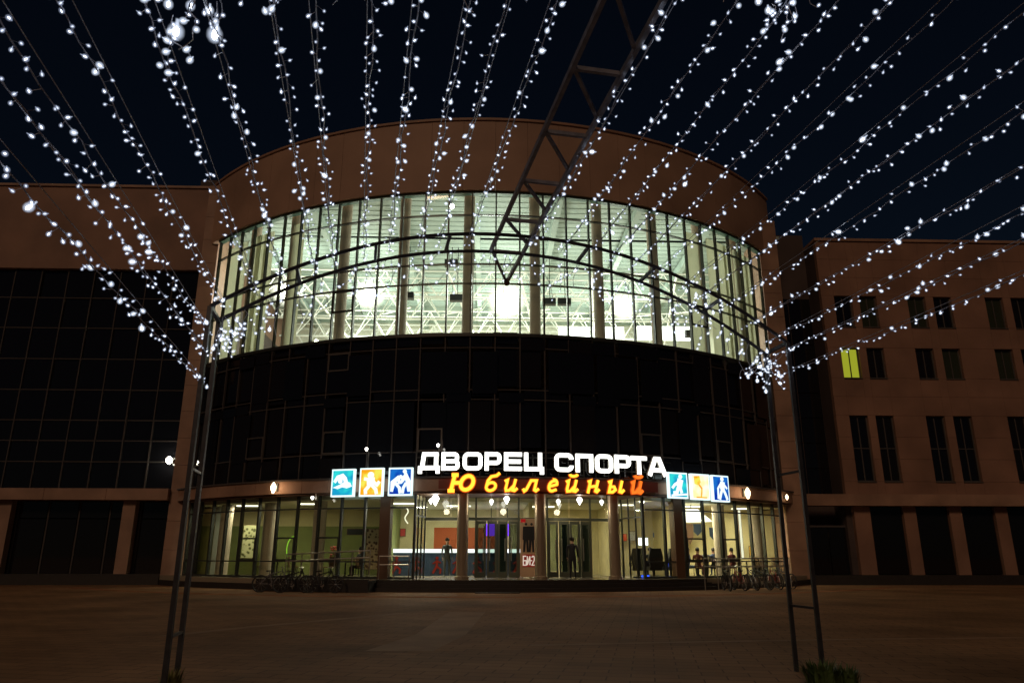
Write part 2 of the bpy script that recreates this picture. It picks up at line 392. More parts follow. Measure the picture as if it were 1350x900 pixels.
for x in (-14,-9.6,-5.2,-.8,3.6,8.0,12.4):
    y0 = CY-math.sqrt((RB-.8)**2-x*x)
    MB().box((x-.16, y0, 19.35), (x+.16, 57.9, 19.855)).build('ceiling_beam', M_mint, B)
def truss(p0, p1, h, dpt, n, m):          # white triangulated roof truss
    mb = MB(); p0 = Vector(p0); p1 = Vector(p1); dn = Vector((0,0,-h)); sd_ = Vector((0, dpt, 0))
    mb.tube([p0, p1], .06, 6); mb.tube([p0+sd_, p1+sd_], .06, 6); mb.tube([p0+dn+sd_/2, p1+dn+sd_/2], .07, 6)
    for i in range(n):
        a = p0.lerp(p1, i/n); b = p0.lerp(p1, (i+.5)/n)+dn+sd_/2; c = p0.lerp(p1, (i+1)/n)
        for e in (Vector((0,0,0)), sd_): mb.tube([a+e, b], .035, 5); mb.tube([b, c+e], .035, 5)
        mb.tube([a, a+sd_], .03, 5)
    mb.build('roof_truss', m, B)
for y, h in ((43.5, 1.5), (47.5, 1.7), (51.5, 1.8), (55, 1.9)): truss((-15.5, y, 18.9), (15.5, y, 18.9), h, 1.3, 14, M_white)
for x in (-12,-7,-2.6,1.8,6.2,11.5): MB().tube([(x, 42, 18.2), (x+2.2, 56, 16.4)], .07, 6).tube([(x+2, 44, 16.6), (x-1, 52, 18.8)], .05, 6).build('roof_brace', M_white, B)
MB().box((-16.8, 56.6, 15.9), (16.8, 57.9, 16.3)).build('gallery_slab', M_white, B)
MB().box((5.2, 53.0, 17.2), (10.2, 53.15, 18.3)).build('light_panel', emit('hall_light_panel', (1,.98,.88), 4), B)
MB().box((9.5, 44.8, 14.9), (13.2, 45.0, 15.8)).build('light_panel', emit('hall_light_panel_low', (1,.98,.88), 3.5), B)
# hall floodlights (lit lamps seen in the photograph)
FLD = []
for x, y, Yd, rr, e in ((377,385,44.5,.46,480), (487,388,44,.48,480), (668,397,43,.58,650), (822,404,44,.44,480), (417,450,34.8,.10,0), (940,350,42,.15,0), (920,372,41,.15,0), (595,272,36,.16,0)):
    p = at(x, y, Yd)
    d = (EYE-p).normalized(); q = d.to_track_quat('Z','Y')
    o = MB().lathe([(rr*.55,-.35),(rr*.98,-.06),(rr*1.0,0)], n=16).mesh('floodlight', M_black)
    fl = link('floodlight', o, B, p-base_of(B)); fl.rotation_mode = 'QUATERNION'; fl.rotation_quaternion = q
    lm = MB().lathe([(rr*.94,.004),(rr*.6,rr*.28),(.02,rr*.36)], n=16).mesh('lamp_glass', E_flood); le = link('lamp_glass', lm, fl)
    if e:
        L = bpy.data.lights.new('hall_flood_or_fill', 'POINT'); L.energy = e; L.shadow_soft_size = .5; L.color = (1,.97,.88)
        lo = bpy.data.objects.new('hall_flood_or_fill', L); col.objects.link(lo); lo.location = p+d*1.0
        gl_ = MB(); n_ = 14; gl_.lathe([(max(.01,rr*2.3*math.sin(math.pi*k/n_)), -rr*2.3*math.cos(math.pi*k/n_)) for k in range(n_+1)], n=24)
        link('flood_halo', gl_.mesh('flood_halo', M_floodHalo, smooth=True), fl)  # added shell standing in for glare round the floodlight
for x, y in ((-11,38+4),(0,37),(10.5,42),(0,50),(-8,50),(8,50)):  # added fill lights without fittings, to brighten the hall
    L = bpy.data.lights.new('hall_flood_or_fill', 'POINT'); L.energy = 360 if y < 46 else 1500; L.shadow_soft_size = .6; L.color = (.98,1,.93)
    lo = bpy.data.objects.new('hall_flood_or_fill', L); col.objects.link(lo); lo.location = (x, y, 15.5)
for x, y in ((538,390),(603,393),(725,398),(745,398),(596,347),(913,440)):
    p = at(x, y, 42)
    MB().box(p+Vector((-.45,-.2,-.2)), p+Vector((.35,.2,.2))).bar(p+Vector((0,0,.2)), (p.x, p.y, 19.9), .04).build('loudspeaker', M_black, B)
# columns behind the glazing
cm = MB().lathe([(.27, 11.5-G), (.27, 19.98-G)], n=20).mesh('hall_column', M_col, smooth=False)
for k in range(11):
    th = -39+9*k
    p = C(th, RB-.85, 0)
    if abs(th) > 44: continue
    link('hall_column', cm, B, p-Vector((0,CY,0)))
bl_mesh = MB().box((-.40,-.015,11.5-G),(.40,.015,18.55-G)).mesh('window_blind', M_blind)
for th in (-44.4, -42.0, -40.9, -37.4, -36.2, -34.6, -28.6, 31.0, 35.2, 37.6, 39.2, 42.0, 44.0, 45.4):
    p = C(th, RB-.55, 0); link('window_blind', bl_mesh, B, p-Vector((0,CY,0)), R_(th+random.uniform(-6,6)))

# canopy band with ground-floor glazing
for i in range(27):
    a = -47.5+(96.0)*i/27; b = a+96.0/27
    MB().arc(RB-.25, RB+.34, 4.30, 4.86, a+.02, b-.02, 5).build('canopy_panel', M_stone, B)
MB().arc(RB-.2, RB+.42, 4.862, 4.93, -47.5, 48.5, 80).build('canopy_flashing', M_aluMid, B)
MB().arc(RB-2.6, RB+.20, 4.20, 4.296, -47.3, 48.3, 80).build('canopy_soffit', M_brownw, B)
RG = RB-.12
cl = 2*RG*math.sin(R_(STEP/2)); rfl = RG*math.cos(R_(STEP/2))
GZ = [FL, 1.32, 3.62, 4.20]
ent = range(12, 21)                        # bays of the recessed entrance
def gl_mesh(name, z0, z1): return MB().box((-cl/2+.05, -rfl, z0+.04-G), (cl/2-.05, -rfl+.02, z1-.04-G)).mesh(name, M_glassL)
gm = [gl_mesh('lobby_pane', a, b) for a, b in zip(GZ, GZ[1:])]
for k in range(30):
    if k in ent: continue
    for m_ in gm: turned('lobby_pane', m_, ths[k]+STEP/2)
mm = MB().box((-.05,-RG-.05,FL-G),(.05,-RG+.10,4.2-G)).mesh('lobby_mullion', M_alu)
wide = MB().box((-.24,-RG-.08,FL-G),(.24,-RG+.3,4.2-G)).mesh('lobby_pier', M_brownw)
for i, t in enumerate(ths):
    if 12 < i < 21: continue
    turned('lobby_mullion', mm, t)
for t in (-12.1, 24.0): turned('lobby_pier', wide, t)
for z in GZ[1:-1]:
    for a, b in ((ths[0], ths[12]), (ths[21], ths[30])): MB().arc(RG-.06, RG+.045, z-.03, z+.03, a, b, 40).build('lobby_transom', M_alu, B)
for a, b in ((ths[0], ths[12]), (ths[21], ths[30])): MB().arc(RG-.1, RG+.07, FL-.01, FL+.09, a, b, 40).build('lobby_sill', M_alu, B)
def lvent(bay, z0, z1):
    th = ths[bay]+STEP/2; h = cl/2-.06; mb = MB(); r = -rfl-.05; w = .07
    for x in (-h, h): mb.box((x-w/2, r, z0-G), (x+w/2, r+.06, z1-G))
    mb.box((-h+w/2, r+.003, z0-G), (h-w/2, r+.057, z0+w-G)); mb.box((-h+w/2, r+.003, z1-w-G), (h-w/2, r+.057, z1-G))
    turned('opening_window', mb.mesh('opening_window', M_alu), th)
for bay in (4, 6, 8, 23, 25): lvent(bay, 1.35, 2.38)
MB().arc(RB-12, RB+.6, .38, FL, -49, 50, 60).build('lobby_floor', M_lobfloor, B)
MB().arc(RB-12, RB-.2, 4.02, 4.19, ths[0], ths[12], 30).arc(RB-12, RB-.2, 4.02, 4.19, ths[21], ths[30], 30).arc(RB-12, RB-2.3, 4.02, 4.19, ths[12]+.05, ths[21]-.05, 30).build('lobby_ceiling', M_lobceil, B)
# round columns: metal clad outside at the entrance, plastered inside elsewhere
for th in (-2.9, 6.05, 15.0):
    p = C(th, RB-.05, 0); 
    link('entrance_column', MB().lathe([(.30,FL-G),(.30,FL+.12-G),(.245,FL+.15-G),(.245,4.2-G)], n=24).mesh('entrance_column', M_colmet), B, p-Vector((0,CY,0)))
for th in (-39.0, -30.0, -21.9, 33.2, 42):
    p = C(th, RG-.75, 0)
    link('lobby_column', MB().lathe([(.30,FL-G),(.30,4.05-G)], n=20).mesh('lobby_column', M_col), B, p-Vector((0,CY,0)))
# recessed entrance: portal glazing at r = RE with two door sets, returns at the sides
RE = RB-2.1
ta, tb = ths[12], ths[21]
for t in (ta, tb):
    a = C(t, RG, 0); b = C(t, RE, 0); n_ = 3
    for i in range(n_):
        p = a.lerp(b, i/n_); q = a.lerp(b, (i+1)/n_)
        for z0, z1 in ((FL,3.3),(3.3,4.2)): MB().bar((p.x,p.y,(z0+z1)/2),(q.x,q.y,(z0+z1)/2), .02, z1-z0-.08).build('lobby_pane', M_glassL, B)
        MB().box((q.x-.035,q.y-.035,FL),(q.x+.035,q.y+.035,4.2)).build('lobby_mullion', M_alu, B)
    MB().bar((a.x,a.y,3.3),(b.x,b.y,3.3), .07, .07).build('lobby_transom', M_alu, B)
def ethe(x): return cyl(x, 720, RE)[0]
segs = [(ta, ethe(627), 'w'), (ethe(627), ethe(684), 'd'), (ethe(684), ethe(708), 'p'), (ethe(708), ethe(722), 'w'), (ethe(722), ethe(779), 'd'), (ethe(779), tb, 'w')]
M_frame = mat('green_grey_door_frame', (.11,.12,.085), .4, .4)
ZT = 3.15
MB().arc(RE-.05, RE+.07, ZT, ZT+.14, ta, tb, 20).build('portal_beam', M_frame, B)
for a, b, kind in segs:
    pa = C(a, RE, 0); pb = C(b, RE, 0); L = (pb-pa).length; tdir = (pb-pa)/L
    def P(u, z): q = pa+tdir*u; return Vector((q.x, q.y, z))
    MB().box(pb-Vector((.045,.045,-FL)), pb+Vector((.045,.045,4.2))).build('portal_post', M_frame, B)
    nn = max(1, round(L/1.1))
    for i in range(nn): MB().bar(P(L*i/nn+.06, (ZT+4.34)/2), P(L*(i+1)/nn-.04, (ZT+4.34)/2), .02, 4.2-ZT-.2).build('transom_pane', M_glassL, B)
    if kind == 'w':
        MB().bar(P(.05, (FL+ZT)/2), P(L-.05, (FL+ZT)/2), .02, ZT-FL-.04).build('lobby_pane', M_glassL, B)
    elif kind == 'd':
        nl = 4; w = L/nl
        for i in range(nl):
            dr = MB(); u0 = i*w+.03; u1 = (i+1)*w-.02; fwid = .085
            dr.bar(P(u0+fwid/2, (FL+ZT)/2), P(u0+fwid/2+.001, (FL+ZT)/2), .05, ZT-FL) if False else None
            for uu in (u0, u1-fwid): 
                q0 = P(uu, 0); q1 = P(uu+fwid, 0); dr.bar((q0.x,q0.y,(FL+ZT)/2),(q1.x,q1.y,(FL+ZT)/2), .06, ZT-FL-.03)
            q0 = P(u0+fwid, 0); q1 = P(u1-fwid, 0)
            for z, h in ((FL+.14, .25), (ZT-.09, .14)): dr.bar((q0.x,q0.y,z),(q1.x,q1.y,z), .055, h)
            d_ = dr.build('door', M_frame, B)
            MB().bar((q0.x,q0.y,(FL+ZT)/2+.06),(q1.x,q1.y,(FL+ZT)/2+.06), .015, ZT-FL-.45).build('door_pane', M_glassD, d_)
            q = P(u1-.12 if i % 2 == 0 else u0+.12, 0)
            MB().tube([(q.x, q.y-.10, FL+.75), (q.x, q.y-.10, FL+1.75)], .022, 8).build('handle', M_steel, d_)
for x0_, x1_ in ((652,668),(741,752),(764,778)):
    a_ = at(x0_, 720, 37.4); b_ = at(x1_, 720, 37.4); MB().box((a_.x, 37.4, FL),(b_.x, 37.5, 3.1)).build('vestibule_panel', M_teal, B)
# lobby back walls (rooms of different colour, seen through the glass)
YB = 41.5
def wallpx(x0, x1, y0, y1, m, name, Y=YB, z0=None, z1=None, th=.12):
    a = at(x0, (y0+y1)/2, Y); b = at(x1, (y0+y1)/2, Y)
    a.x = max(a.x, -15.75); b.x = min(b.x, 15.9)
    za = at(x0, y1, Y).z if z0 is None else z0; zb = at(x0, y0, Y).z if z1 is None else z1
    return MB().box((a.x, Y, za), (b.x, Y+th, zb)).build(name, m, B)
wallpx(235, 505, 700, 720, M_olive, 'lobby_back_wall', z0=FL, z1=3.1); wallpx(235, 505, 700, 720, M_lobcream, 'lobby_back_wall', z0=3.1, z1=4.02)
wallpx(505, 572, 700, 720, M_lobcream, 'lobby_back_wall', z0=FL, z1=4.02)
wallpx(572, 655, 700, 720, M_orange, 'lobby_back_wall', z0=FL, z1=3.05); wallpx(572, 655, 700, 720, M_lobcream, 'lobby_back_wall', z0=3.05, z1=4.02)
wallpx(655, 1090, 700, 720, M_lobcream, 'lobby_back_wall', z0=FL, z1=4.02)
for x in (505, 700, 815, 900):
    p = at(x, 720, 35.6); MB().box((p.x-.08, CY-RE+.6, FL),(p.x+.08, YB-.002, 4.02)).build('partition_wall', M_lobcream if x > 600 else M_olive, B)
# lobby ceiling lamps
for x, Yd, pw, c in ((-12.2,38.6,26,(1,.93,.68)), (-8.6,37.0,30,(1,.93,.68)), (-4.2,36.5,55,(1,.93,.75)), (-1.5,38.2,60,(1,.95,.85)), (2.8,38.5,60,(1,.95,.85)), (6.6,37.0,75,(1,.93,.72)), (10.3,38.0,105,(1,.92,.7)), (13.6,39.6,40,(1,.93,.75))):
    MB().box((x-.6,Yd-.12,3.97),(x+.6,Yd+.12,4.018)).build('ceiling_lamp', E_ceil, B)
    L = bpy.data.lights.new('lobby_lamp', 'AREA'); L.shape = 'RECTANGLE'; L.size = 1.2; L.size_y = .3; L.energy = pw*2.9; L.color = c
    lo = bpy.data.objects.new('lobby_lamp', L); col.objects.link(lo); lo.location = (x, Yd, 3.94)
# corner piers of the drum
for x0, x1, zt, nm in ((-16.78,-15.88,22.74,'left'), (16.02,17.10,21.0,'right')):
    z = FL-.2; k = 0
    while z < zt-.01:
        z2 = min(zt, z+1.45); MB().box((x0, 39.9, z+.008), (x1, 42.5, z2-.008)).build('pier_block', M_stone, B); z = z2
# plinth
MB().arc(RB-.5, RB+.62, G-.1, .378, -49, 50, 80).build('plinth', M_step, B)

# ---------------------------------------------------------------- entrance steps
for i, (r, z0, z1, a, b) in enumerate(((RB+1.0, G, .28, -13, 27), (RB+.8, .281, .44, -12.6, 26.6), (RB+.66, .441, .596, -12.2, 26.2))):
    struct('entrance_step', MB().arc(RB+.3 if i == 2 else RB+.63, r, z0, z1, a, b, 30), M_step)
solo('doormat', MB().arc(RB+1.25, RB+1.8, G+.001, G+.03, -1.2, 3.2, 6), M_black, 'dark mat lying on the paving before the left entrance doors', 'mat')

# ---------------------------------------------------------------- wings
LW = thing('office_wing', 'dark glazed wing with a brown parapet at the left of the drum', 'building', (-28, 46, G))
MB().box((-46, 40.1, 17.42), (-16.785, 60, 22.62)).build('parapet', M_wing, LW)
MB().box((-46, 40.0, 22.622), (-16.785, 60, 22.76)).build('coping', M_stone, LW)
MB().box((-46, 42.4, G), (-16.785, 60, 17.418)).build('wall', M_setback, LW)
zz = [4.95, 6.4, 7.53, 8.65, 10.34, 12.1, 13.9, 15.7, 17.40]
for a, b in zip(zz, zz[1:]):
    me = MB().box((.04,0,a+.04-G),(1.46,.03,b-.04-G)).mesh('dark_pane', M_dark)
    for i in range(18):
        o = link('dark_pane', me, LW, (-18.35-i*1.5+28, 40.35-46, 0)); o.rotation_euler = (R_(random.uniform(-.3,.3)), 0, R_(random.uniform(-.4,.4)))
for i in range(19): MB().box((-16.875-i*1.5-.03, 40.30, 4.95),(-16.875-i*1.5+.03, 40.42, 17.41)).build('mullion', M_aluMid, LW)
for z in zz[1:-1]: MB().box((-46, 40.315, z-.028),(-16.79, 40.41, z+.028)).build('transom', M_aluMid, LW)
for i in range(9): MB().box((-16.79-(i+1)*3.2+.01, 39.62, 4.35),(-16.79-i*3.2-.01, 42.39, 4.94)).build('canopy_panel', M_stone, LW)
MB().box((-46, 39.9, FL-.02), (-16.79, 42.39, FL+.05)).build('plinth_cap', M_step, LW); MB().box((-46, 39.8, G-.1), (-16.79, 42.39, FL-.022)).build('plinth', M_step, LW)
for i in range(16):
    x = -18.45-i*1.6
    MB().box((x+.05, 40.5, FL+.06),(x+1.5, 40.53, 3.4)).build('lower_pane', M_dark, LW)
    MB().box((x+.05, 40.5, 3.46),(x+1.5, 40.53, 4.30)).build('lower_pane', M_dark, LW)
    MB().box((x-.03, 40.46, FL+.05),(x+.045, 40.56, 4.34)).build('lower_mullion', M_aluMid, LW)
    if i % 4 == 0: MB().box((x-.75, 40.0, FL+.052),(x-.1, 40.44, 4.345)).build('pilaster', M_stone, LW)
# plant room block on the wing roof
MB().box((-20.0, 46, 22.77),(-18.9, 47.5, 26.4)).build('chimney', M_setback, LW)

RW = thing('side_block', 'brown clad block with a lit yellow window at the right of the drum', 'building', (26, 46, G))
# wall as cladding around the window openings (columns of windows)
dimw = mat('dim_window', (.035,.042,.022), .1); dimb = mat('window_with_blind', (.06,.045,.035), .25, var=.3, scale=3)
cols_ = [(20.72,21.8),(22.25,23.3),(25.2,26.3),(26.8,27.9),(30.0,31.1),(31.6,32.7)]
rows_ = [(14.7,16.65),(11.56,13.4),(5.6,9.35)]
xs = sorted(set([19.95, 46]+[c for p in cols_ for c in p])); zs = sorted(set([4.88, 20.2]+[c for p in rows_ for c in p]))
def iswin(xa, xb, za, zb): return any(abs(xa-c[0])<1e-6 for c in cols_) and any(abs(za-r[0])<1e-6 for r in rows_)
for i in range(len(xs)-1):
    for j in range(len(zs)-1):
        a, b, c, d = xs[i], xs[i+1], zs[j], zs[j+1]
        if iswin(a, b, c, d):
            lit = (i == 1 and abs(c-11.56) < .01)
            MB().box((a+.003, 41.22, c+.003),(b-.003, 41.25, d-.003)).build('window_pane', emit('lit_yellow_window', (.42,.46,.03), .75) if lit else random.choice((dimw, M_dark, dimb, M_dark2)), RW)
            fr_ = MB()
            for xa_, xb_ in ((a+.003,a+.07),(b-.07,b-.003)): fr_.box((xa_,41.16,c+.003),(xb_,41.217,d-.003))
            for za_, zb_ in ((c+.004,c+.07),(d-.07,d-.004)): fr_.box((a+.071,41.165,za_),(b-.071,41.215,zb_))
            if d-c > 2.5: fr_.box((a+.071,41.17,(c+d)/2-.03),(b-.071,41.214,(c+d)/2+.03))
            fr_.build('window_frame', M_vent, RW)
            MB().box(((a+b)/2-.03, 41.18, c+.003),((a+b)/2+.03, 41.215, d-.003)).build('window_frame', M_aluMid, RW)
            MB().box((a+.003, 41.01-.06, c-.06),(b-.003, 41.2, c)).build('window_sill', M_aluMid, RW)
        else:
            n = max(1, round((d-c)/1.3))
            for k in range(n): MB().box((a+.004, 41.0, c+(d-c)*k/n+.006),(b-.004, 41.3, c+(d-c)*(k+1)/n-.006)).build('cladding_panel', M_wing, RW)
MB().box((19.96, 41.305, FL),(46, 60, 20.19)).build('wall', M_setback, RW)
MB().box((19.9, 40.9, 20.21),(46, 60, 20.38)).build('coping', M_stone, RW)
MB().box((17.3, 40.5, 4.24),(46, 41.29, 4.86)).build('canopy', M_stone, RW)
MB().box((20.3, 41.02, FL),(21.2, 41.3, 4.23)).build('pilaster', M_wing, RW)
for i in range(6):
    x = 21.25+i*2.6; MB().box((x, 41.2, FL+.06),(x+1.8, 41.24, 4.2)).build('lower_pane', M_dark, RW); MB().box((x+1.85, 41.03, FL),(x+2.55, 41.3, 4.23)).build('pilaster', M_wing, RW)
# dark set-back link between drum and block
MB().box((17.105, 42.6, G),(19.95, 60, 21.3)).build('link_wall', M_setback, RW)
for i in range(2):
    for j in range(8): MB().box((17.15+i*1.4, 42.52, 5.0+j*1.5),(18.5+i*1.4, 42.55, 6.44+j*1.5)).build('dark_pane', M_dark, RW)
for i in range(2): MB().box((17.85+i*1.15, 41.6, FL+.02),(18.95+i*1.15, 41.65, 3.1)).bar((17.85+i*1.15+1.0, 41.57, 1.2),(17.85+i*1.15+1.0, 41.57, 2.0), .04).build('door', M_dark, RW)
MB().box((17.75, 41.55, 3.12),(20.25, 41.68, 3.22)).build('door_frame', M_aluMid, RW)
MB().box((17.75, 41.55, FL+.02),(17.83, 41.68, 3.118)).build('door_frame', M_aluMid, RW)
MB().box((17.11, 39.7, G-.1),(46, 41.5, FL)).build('plinth', M_step, RW)

# ---------------------------------------------------------------- sign letters
def arcp(cx, cy, rx, ry, a0, a1, n=10): return [(cx+rx*math.cos(R_(a0+(a1-a0)*i/n)), cy+ry*math.sin(R_(a0+(a1-a0)*i/n))) for i in range(n+1)]
def rrect(x0, y0, x1, y1, r):
    return arcp(x1-r,y1-r,r,r,0,90,4)+arcp(x0+r,y1-r,r,r,90,180,4)+arcp(x0+r,y0+r,r,r,180,270,4)+arcp(x1-r,y0+r,r,r,270,360,4)
def close(p): return p+[p[0]]
def glyph(ch, w, h, s):                   # centre-line strokes of a wide squarish sans; s stroke
    a = s/2; X0, X1, Z0, Z1 = a, w-a, a, h-a; m = (Z0+Z1)/2
    if ch == 'О': return [close(rrect(X0, Z0, X1, Z1, .2*h))]
    if ch == 'С': return [[(X1, m+.17*h)]+arcp(X1-.2*h,Z1-.2*h,.2*h,.2*h,0,90,4)+arcp(X0+.2*h,Z1-.2*h,.2*h,.2*h,90,180,4)+arcp(X0+.2*h,Z0+.2*h,.2*h,.2*h,180,270,4)+arcp(X1-.2*h,Z0+.2*h,.2*h,.2*h,270,360,4)+[(X1, m-.17*h)]]
    if ch == 'Р': return [[(X0,0),(X0,h)], [(s,Z1)]+arcp(X1-.16*h,Z1-.16*h,.16*h,.16*h,90,0,4)+arcp(X1-.16*h,m-.08*h+.16*h,.16*h,.16*h,0,-90,4)+[(s,m-.08*h)]]
    if ch == 'В': return [[(X0,0),(X0,h)], [(s,Z1)]+arcp(X1-.04*h-.14*h,Z1-.14*h,.14*h,.14*h,90,0,4)+arcp(X1-.04*h-.14*h,m+.14*h,.14*h,.14*h,0,-90,4)+[(s,m)],
                          [(s,m-.001)]+arcp(X1-.14*h,m-.14*h,.14*h,.14*h,90,0,4)+arcp(X1-.14*h,Z0+.14*h,.14*h,.14*h,0,-90,4)+[(s,Z0)]]
    if ch == 'Е': return [[(w,Z1),(X0,Z1),(X0,Z0),(w,Z0)], [(s,m),(w-.05*h,m)]]
    if ch == 'П': return [[(X0,0),(X0,Z1),(X1,Z1),(X1,0)]]
    if ch == 'Т': return [[(0,Z1),(w,Z1)], [(w/2,0),(w/2,h-s)]]
    if ch == 'А': return [[(X0-.02*h,0),(w/2-.12*h,Z1),(w/2+.12*h,Z1),(X1+.02*h,0)], [(w*.22,h*.30),(w*.78,h*.30)]]
    if ch == 'Ц': return [[(X0,h),(X0,Z0),(w-a-.05*h,Z0)], [(w-a-.10*h,h),(w-a-.10*h,s)], [(w-a,s),(w-a,-.18*h)]]
    if ch == 'Д': return [[(.10*w+a,s),(.20*w+a*.6,Z1),(w*.86-a*.4,Z1),(w*.86-a*.4,s)], [(a*.2,Z0+a*.2),(w,Z0+a*.2)], [(a,s),(a,-.18*h)], [(w-a,s),(w-a,-.18*h)]]
def italic(ch, w, h, s):                  # amber italic serif; x-height letters fill h
    k = .24
    def sh(p, hh=h): return [(x+k*z, z) for x, z in p]
    W = w-k*h
    if ch == 'Ю': 
        W = w-k*h; return [sh([(.13*W,0),(.13*W,h)]), sh([(0,h-s*.3),(.28*W,h-s*.3)]), sh([(0,s*.3),(.28*W,s*.3)]), sh([(.13*W,h*.5),(.45*W,h*.5)]), sh(close(arcp(.71*W,h*.5,.25*W,h*.5-s/2,0,350,18)))]
    if ch == 'б': return [sh(close(arcp(W*.5,h*.42,W*.36,h*.42-s/2,0,345,16))), sh([(W*.14,h*.45),(W*.16,h*.85),(W*.35,h*1.15),(W*.75,h*1.22),(W*.95,h*1.42)])]
    if ch == 'и': return [sh([(-.08*w,h-s*.7),(.14*W,h-s*.3),(.14*W,h*.3),(.22*W,s*.5),(.5*W,s*.6),(.82*W,h*.5)]), sh([(.86*W,h),(.82*W,s*.6),(1.0*W,s*.5),(1.2*W,s*1.3)])]
    if ch == 'й': return italic('и', w, h, s)+[sh(arcp(W*.5,h*1.42,W*.36,h*.16,180,360,8))]
    if ch == 'л': return [sh([(-.1*W,s*1.2),(.05*W,s*.4),(.18*W,s*.8),(.42*W,h-s*.4),(.86*W,h-s*.4),(.86*W,s*.8),(1.0*W,s*.5),(1.2*W,s*1.2)])]
    if ch == 'е': return [sh([(.14*W,h*.45),(.9*W,h*.62)]+arcp(W*.52,h*.62,W*.38,h*.36,8,90,5)+arcp(W*.52,h*.5,W*.38,h*.5-s/2,90,300,12)+[(W*.98,h*.24)])]
    if ch == 'н': return [sh([(-.08*W,h-s*.6),(.16*W,h-s*.3),(.14*W,0)]), sh([(.14*W,h*.48),(.86*W,h*.55)]), sh([(.9*W,h),(.86*W,s*.7),(1.0*W,s*.5),(1.2*W,s*1.3)])]
    if ch == 'ы': return [sh([(-.06*W,h-s*.6),(.12*W,h-s*.3),(.12*W,s*.5),(.36*W,s*.5),(.52*W,h*.3),(.4*W,h*.52),(.14*W,h*.52)]), sh([(.86*W,h),(.84*W,s*.7),(.98*W,s*.5),(1.12*W,s*1.3)])]
RS = RB+.62
def letter(root, ch, x0, x1, yt, yb, fn, sfrac, layers, overs=0):
    ym = (yt+yb)/2; t0, _ = cyl(x0, ym, RS); t1, _ = cyl(x1, ym, RS)
    zt = cyl((x0+x1)/2, yt, RS)[1]; zb = cyl((x0+x1)/2, yb, RS)[1]
    th = (t0+t1)/2; w = 2*RS*math.sin(R_((t1-t0)/2)); h = zt-zb; s = h*sfrac
    st = fn(ch, w, h, s)
    par = root
    for li, (m_, sc, dy, dp, nm) in enumerate(layers):
        mb = MB()
        for i, p in enumerate(st): mb.ribbon([(x-w/2, z) for x, z in p], s*sc, dy-.004*i, dp)
        me = mb.mesh(nm, m_[ch] if isinstance(m_, dict) else m_)
        if li == 0:
            o = link(nm, me, root, C(th, RS, zb)-base_of(root), R_(th)); par = o
        else: link(nm, me, par)
S1 = thing('building_sign', 'glowing white block letter sign reading ДВОРЕЦ СПОРТА above the canopy', 'sign', tuple(C(7, RS, 4.95)))
for ch, x0, x1, yt, yb in (('Д',551.5,580,595.8,619.6),('В',582,606,595.8,619.6),('О',610,636,595.7,619.6),('Р',639,661,595.7,619.9),('Е',664.5,688,596,620.2),('Ц',691,717,596.5,620.6),
        ('С',731,756,597,621.5),('П',759,782,598,622.3),('О',784.7,808,598.6,623.2),('Р',810.5,831.5,599.6,624),('Т',832,852.7,601,625),('А',854,878.7,602,627)):
    letter(S1, ch, x0, x1, yt, yb, glyph, .225, [(M_white, 1.0, .02, .12, 'letter'), (E_letter, .94, -.03, .045, 'letter_face')])
mb = MB()
for z in (5.25, 5.75): mb.arc(RS+.145-.33+.02-.0, RS-.15, z-.02, z+.02, -8.2, 22.4, 30)
for th in range(-7, 23, 3): mb.bar(C(th, RS-.17, 4.93), C(th, RS-.17, 5.9), .04)
mb.build('sign_frame', M_alu, S1)
S2 = thing('name_sign', 'amber italic letter sign reading Юбилейный on the canopy band', 'sign', tuple(C(7, RS, 4.3)))
def amb(ch): return E_yel
lets = [('Ю',590,628,624,648.3),('б',637,658,630.5,648.5),('и',663.5,682,631,648.5),('л',690,710,631.3,648.8),('е',720,737,631.6,649),('й',744.5,762,632,649.5),('н',773,790,632.4,650),('ы',800,823,633,650.6),('й',831,847.5,633.6,651.4)]
for i, (ch, x0, x1, yt, yb) in enumerate(lets):
    face = E_redl if i == 8 else E_yel
    letter(S2, ch, x0, x1, yt, yb, italic, .245, [(E_org, 1.25, .02, .06, 'letter'), (face, .8, -.02, .035, 'letter_face')])
MB().arc(RB+.345, RB+.50, 4.36, 4.80, -5.6, 20.3, 26).build('letter_glow_board', mat('letter_glow_red', (.20,.05,.035), .6), S2)  # added board; its red paints the letters' glow on the fascia

# ---------------------------------------------------------------- pictogram light boxes
def picto(x0, x1, yt, yb, bgm, figm, fig, label):
    ym = (yt+yb)/2; t0 = cyl(x0, ym, RS)[0]; t1 = cyl(x1, ym, RS)[0]; th = (t0+t1)/2
    xm = (x0+x1)/2; zt = cyl(xm, yt, RS)[1]; zb = cyl(xm, yb, RS)[1]; w = 2*RS*math.sin(R_((t1-t0)/2)); h = zt-zb
    r = thing('pictogram_lightbox', label, 'light box', tuple(C(th, RS, zb)), R_(th), 'sport pictogram light boxes on the canopy')
    MB().box((-w/2,0,0),(w/2,.16,h)).build('casing', E_boxw, r, local=True)
    MB().box((-w/2+.07,-.014,.07),(w/2-.07,-.002,h-.07)).build('print_panel', bgm, r, local=True)
    mb = MB(); st = 0
    for it in fig:
        st += 1; y0 = -.024-.003*st
        if it[0] == 'd': mb.disc(it[1]*w, it[2]*h, it[3]*w, y0, .01)
        elif it[0] == 'p': mb.poly([(x*w, z*h) for x, z in it[1]], y0, .01)
        else: mb.ribbon([(x*w, z*h) for x, z in it[1]], [q*w for q in it[2]] if isinstance(it[2], list) else it[2]*w, y0, .01)
    mb.build('pictogram', figm, r, local=True)
    mb = MB()
    for x in (-w*.3, w*.3): mb.box((x-.03,.165,.1),(x+.03,.34,.16))
    mb.build('bracket', M_alu, r, local=True)
E_fig = emit('pictogram_white', (.85,1,1), 1.2)
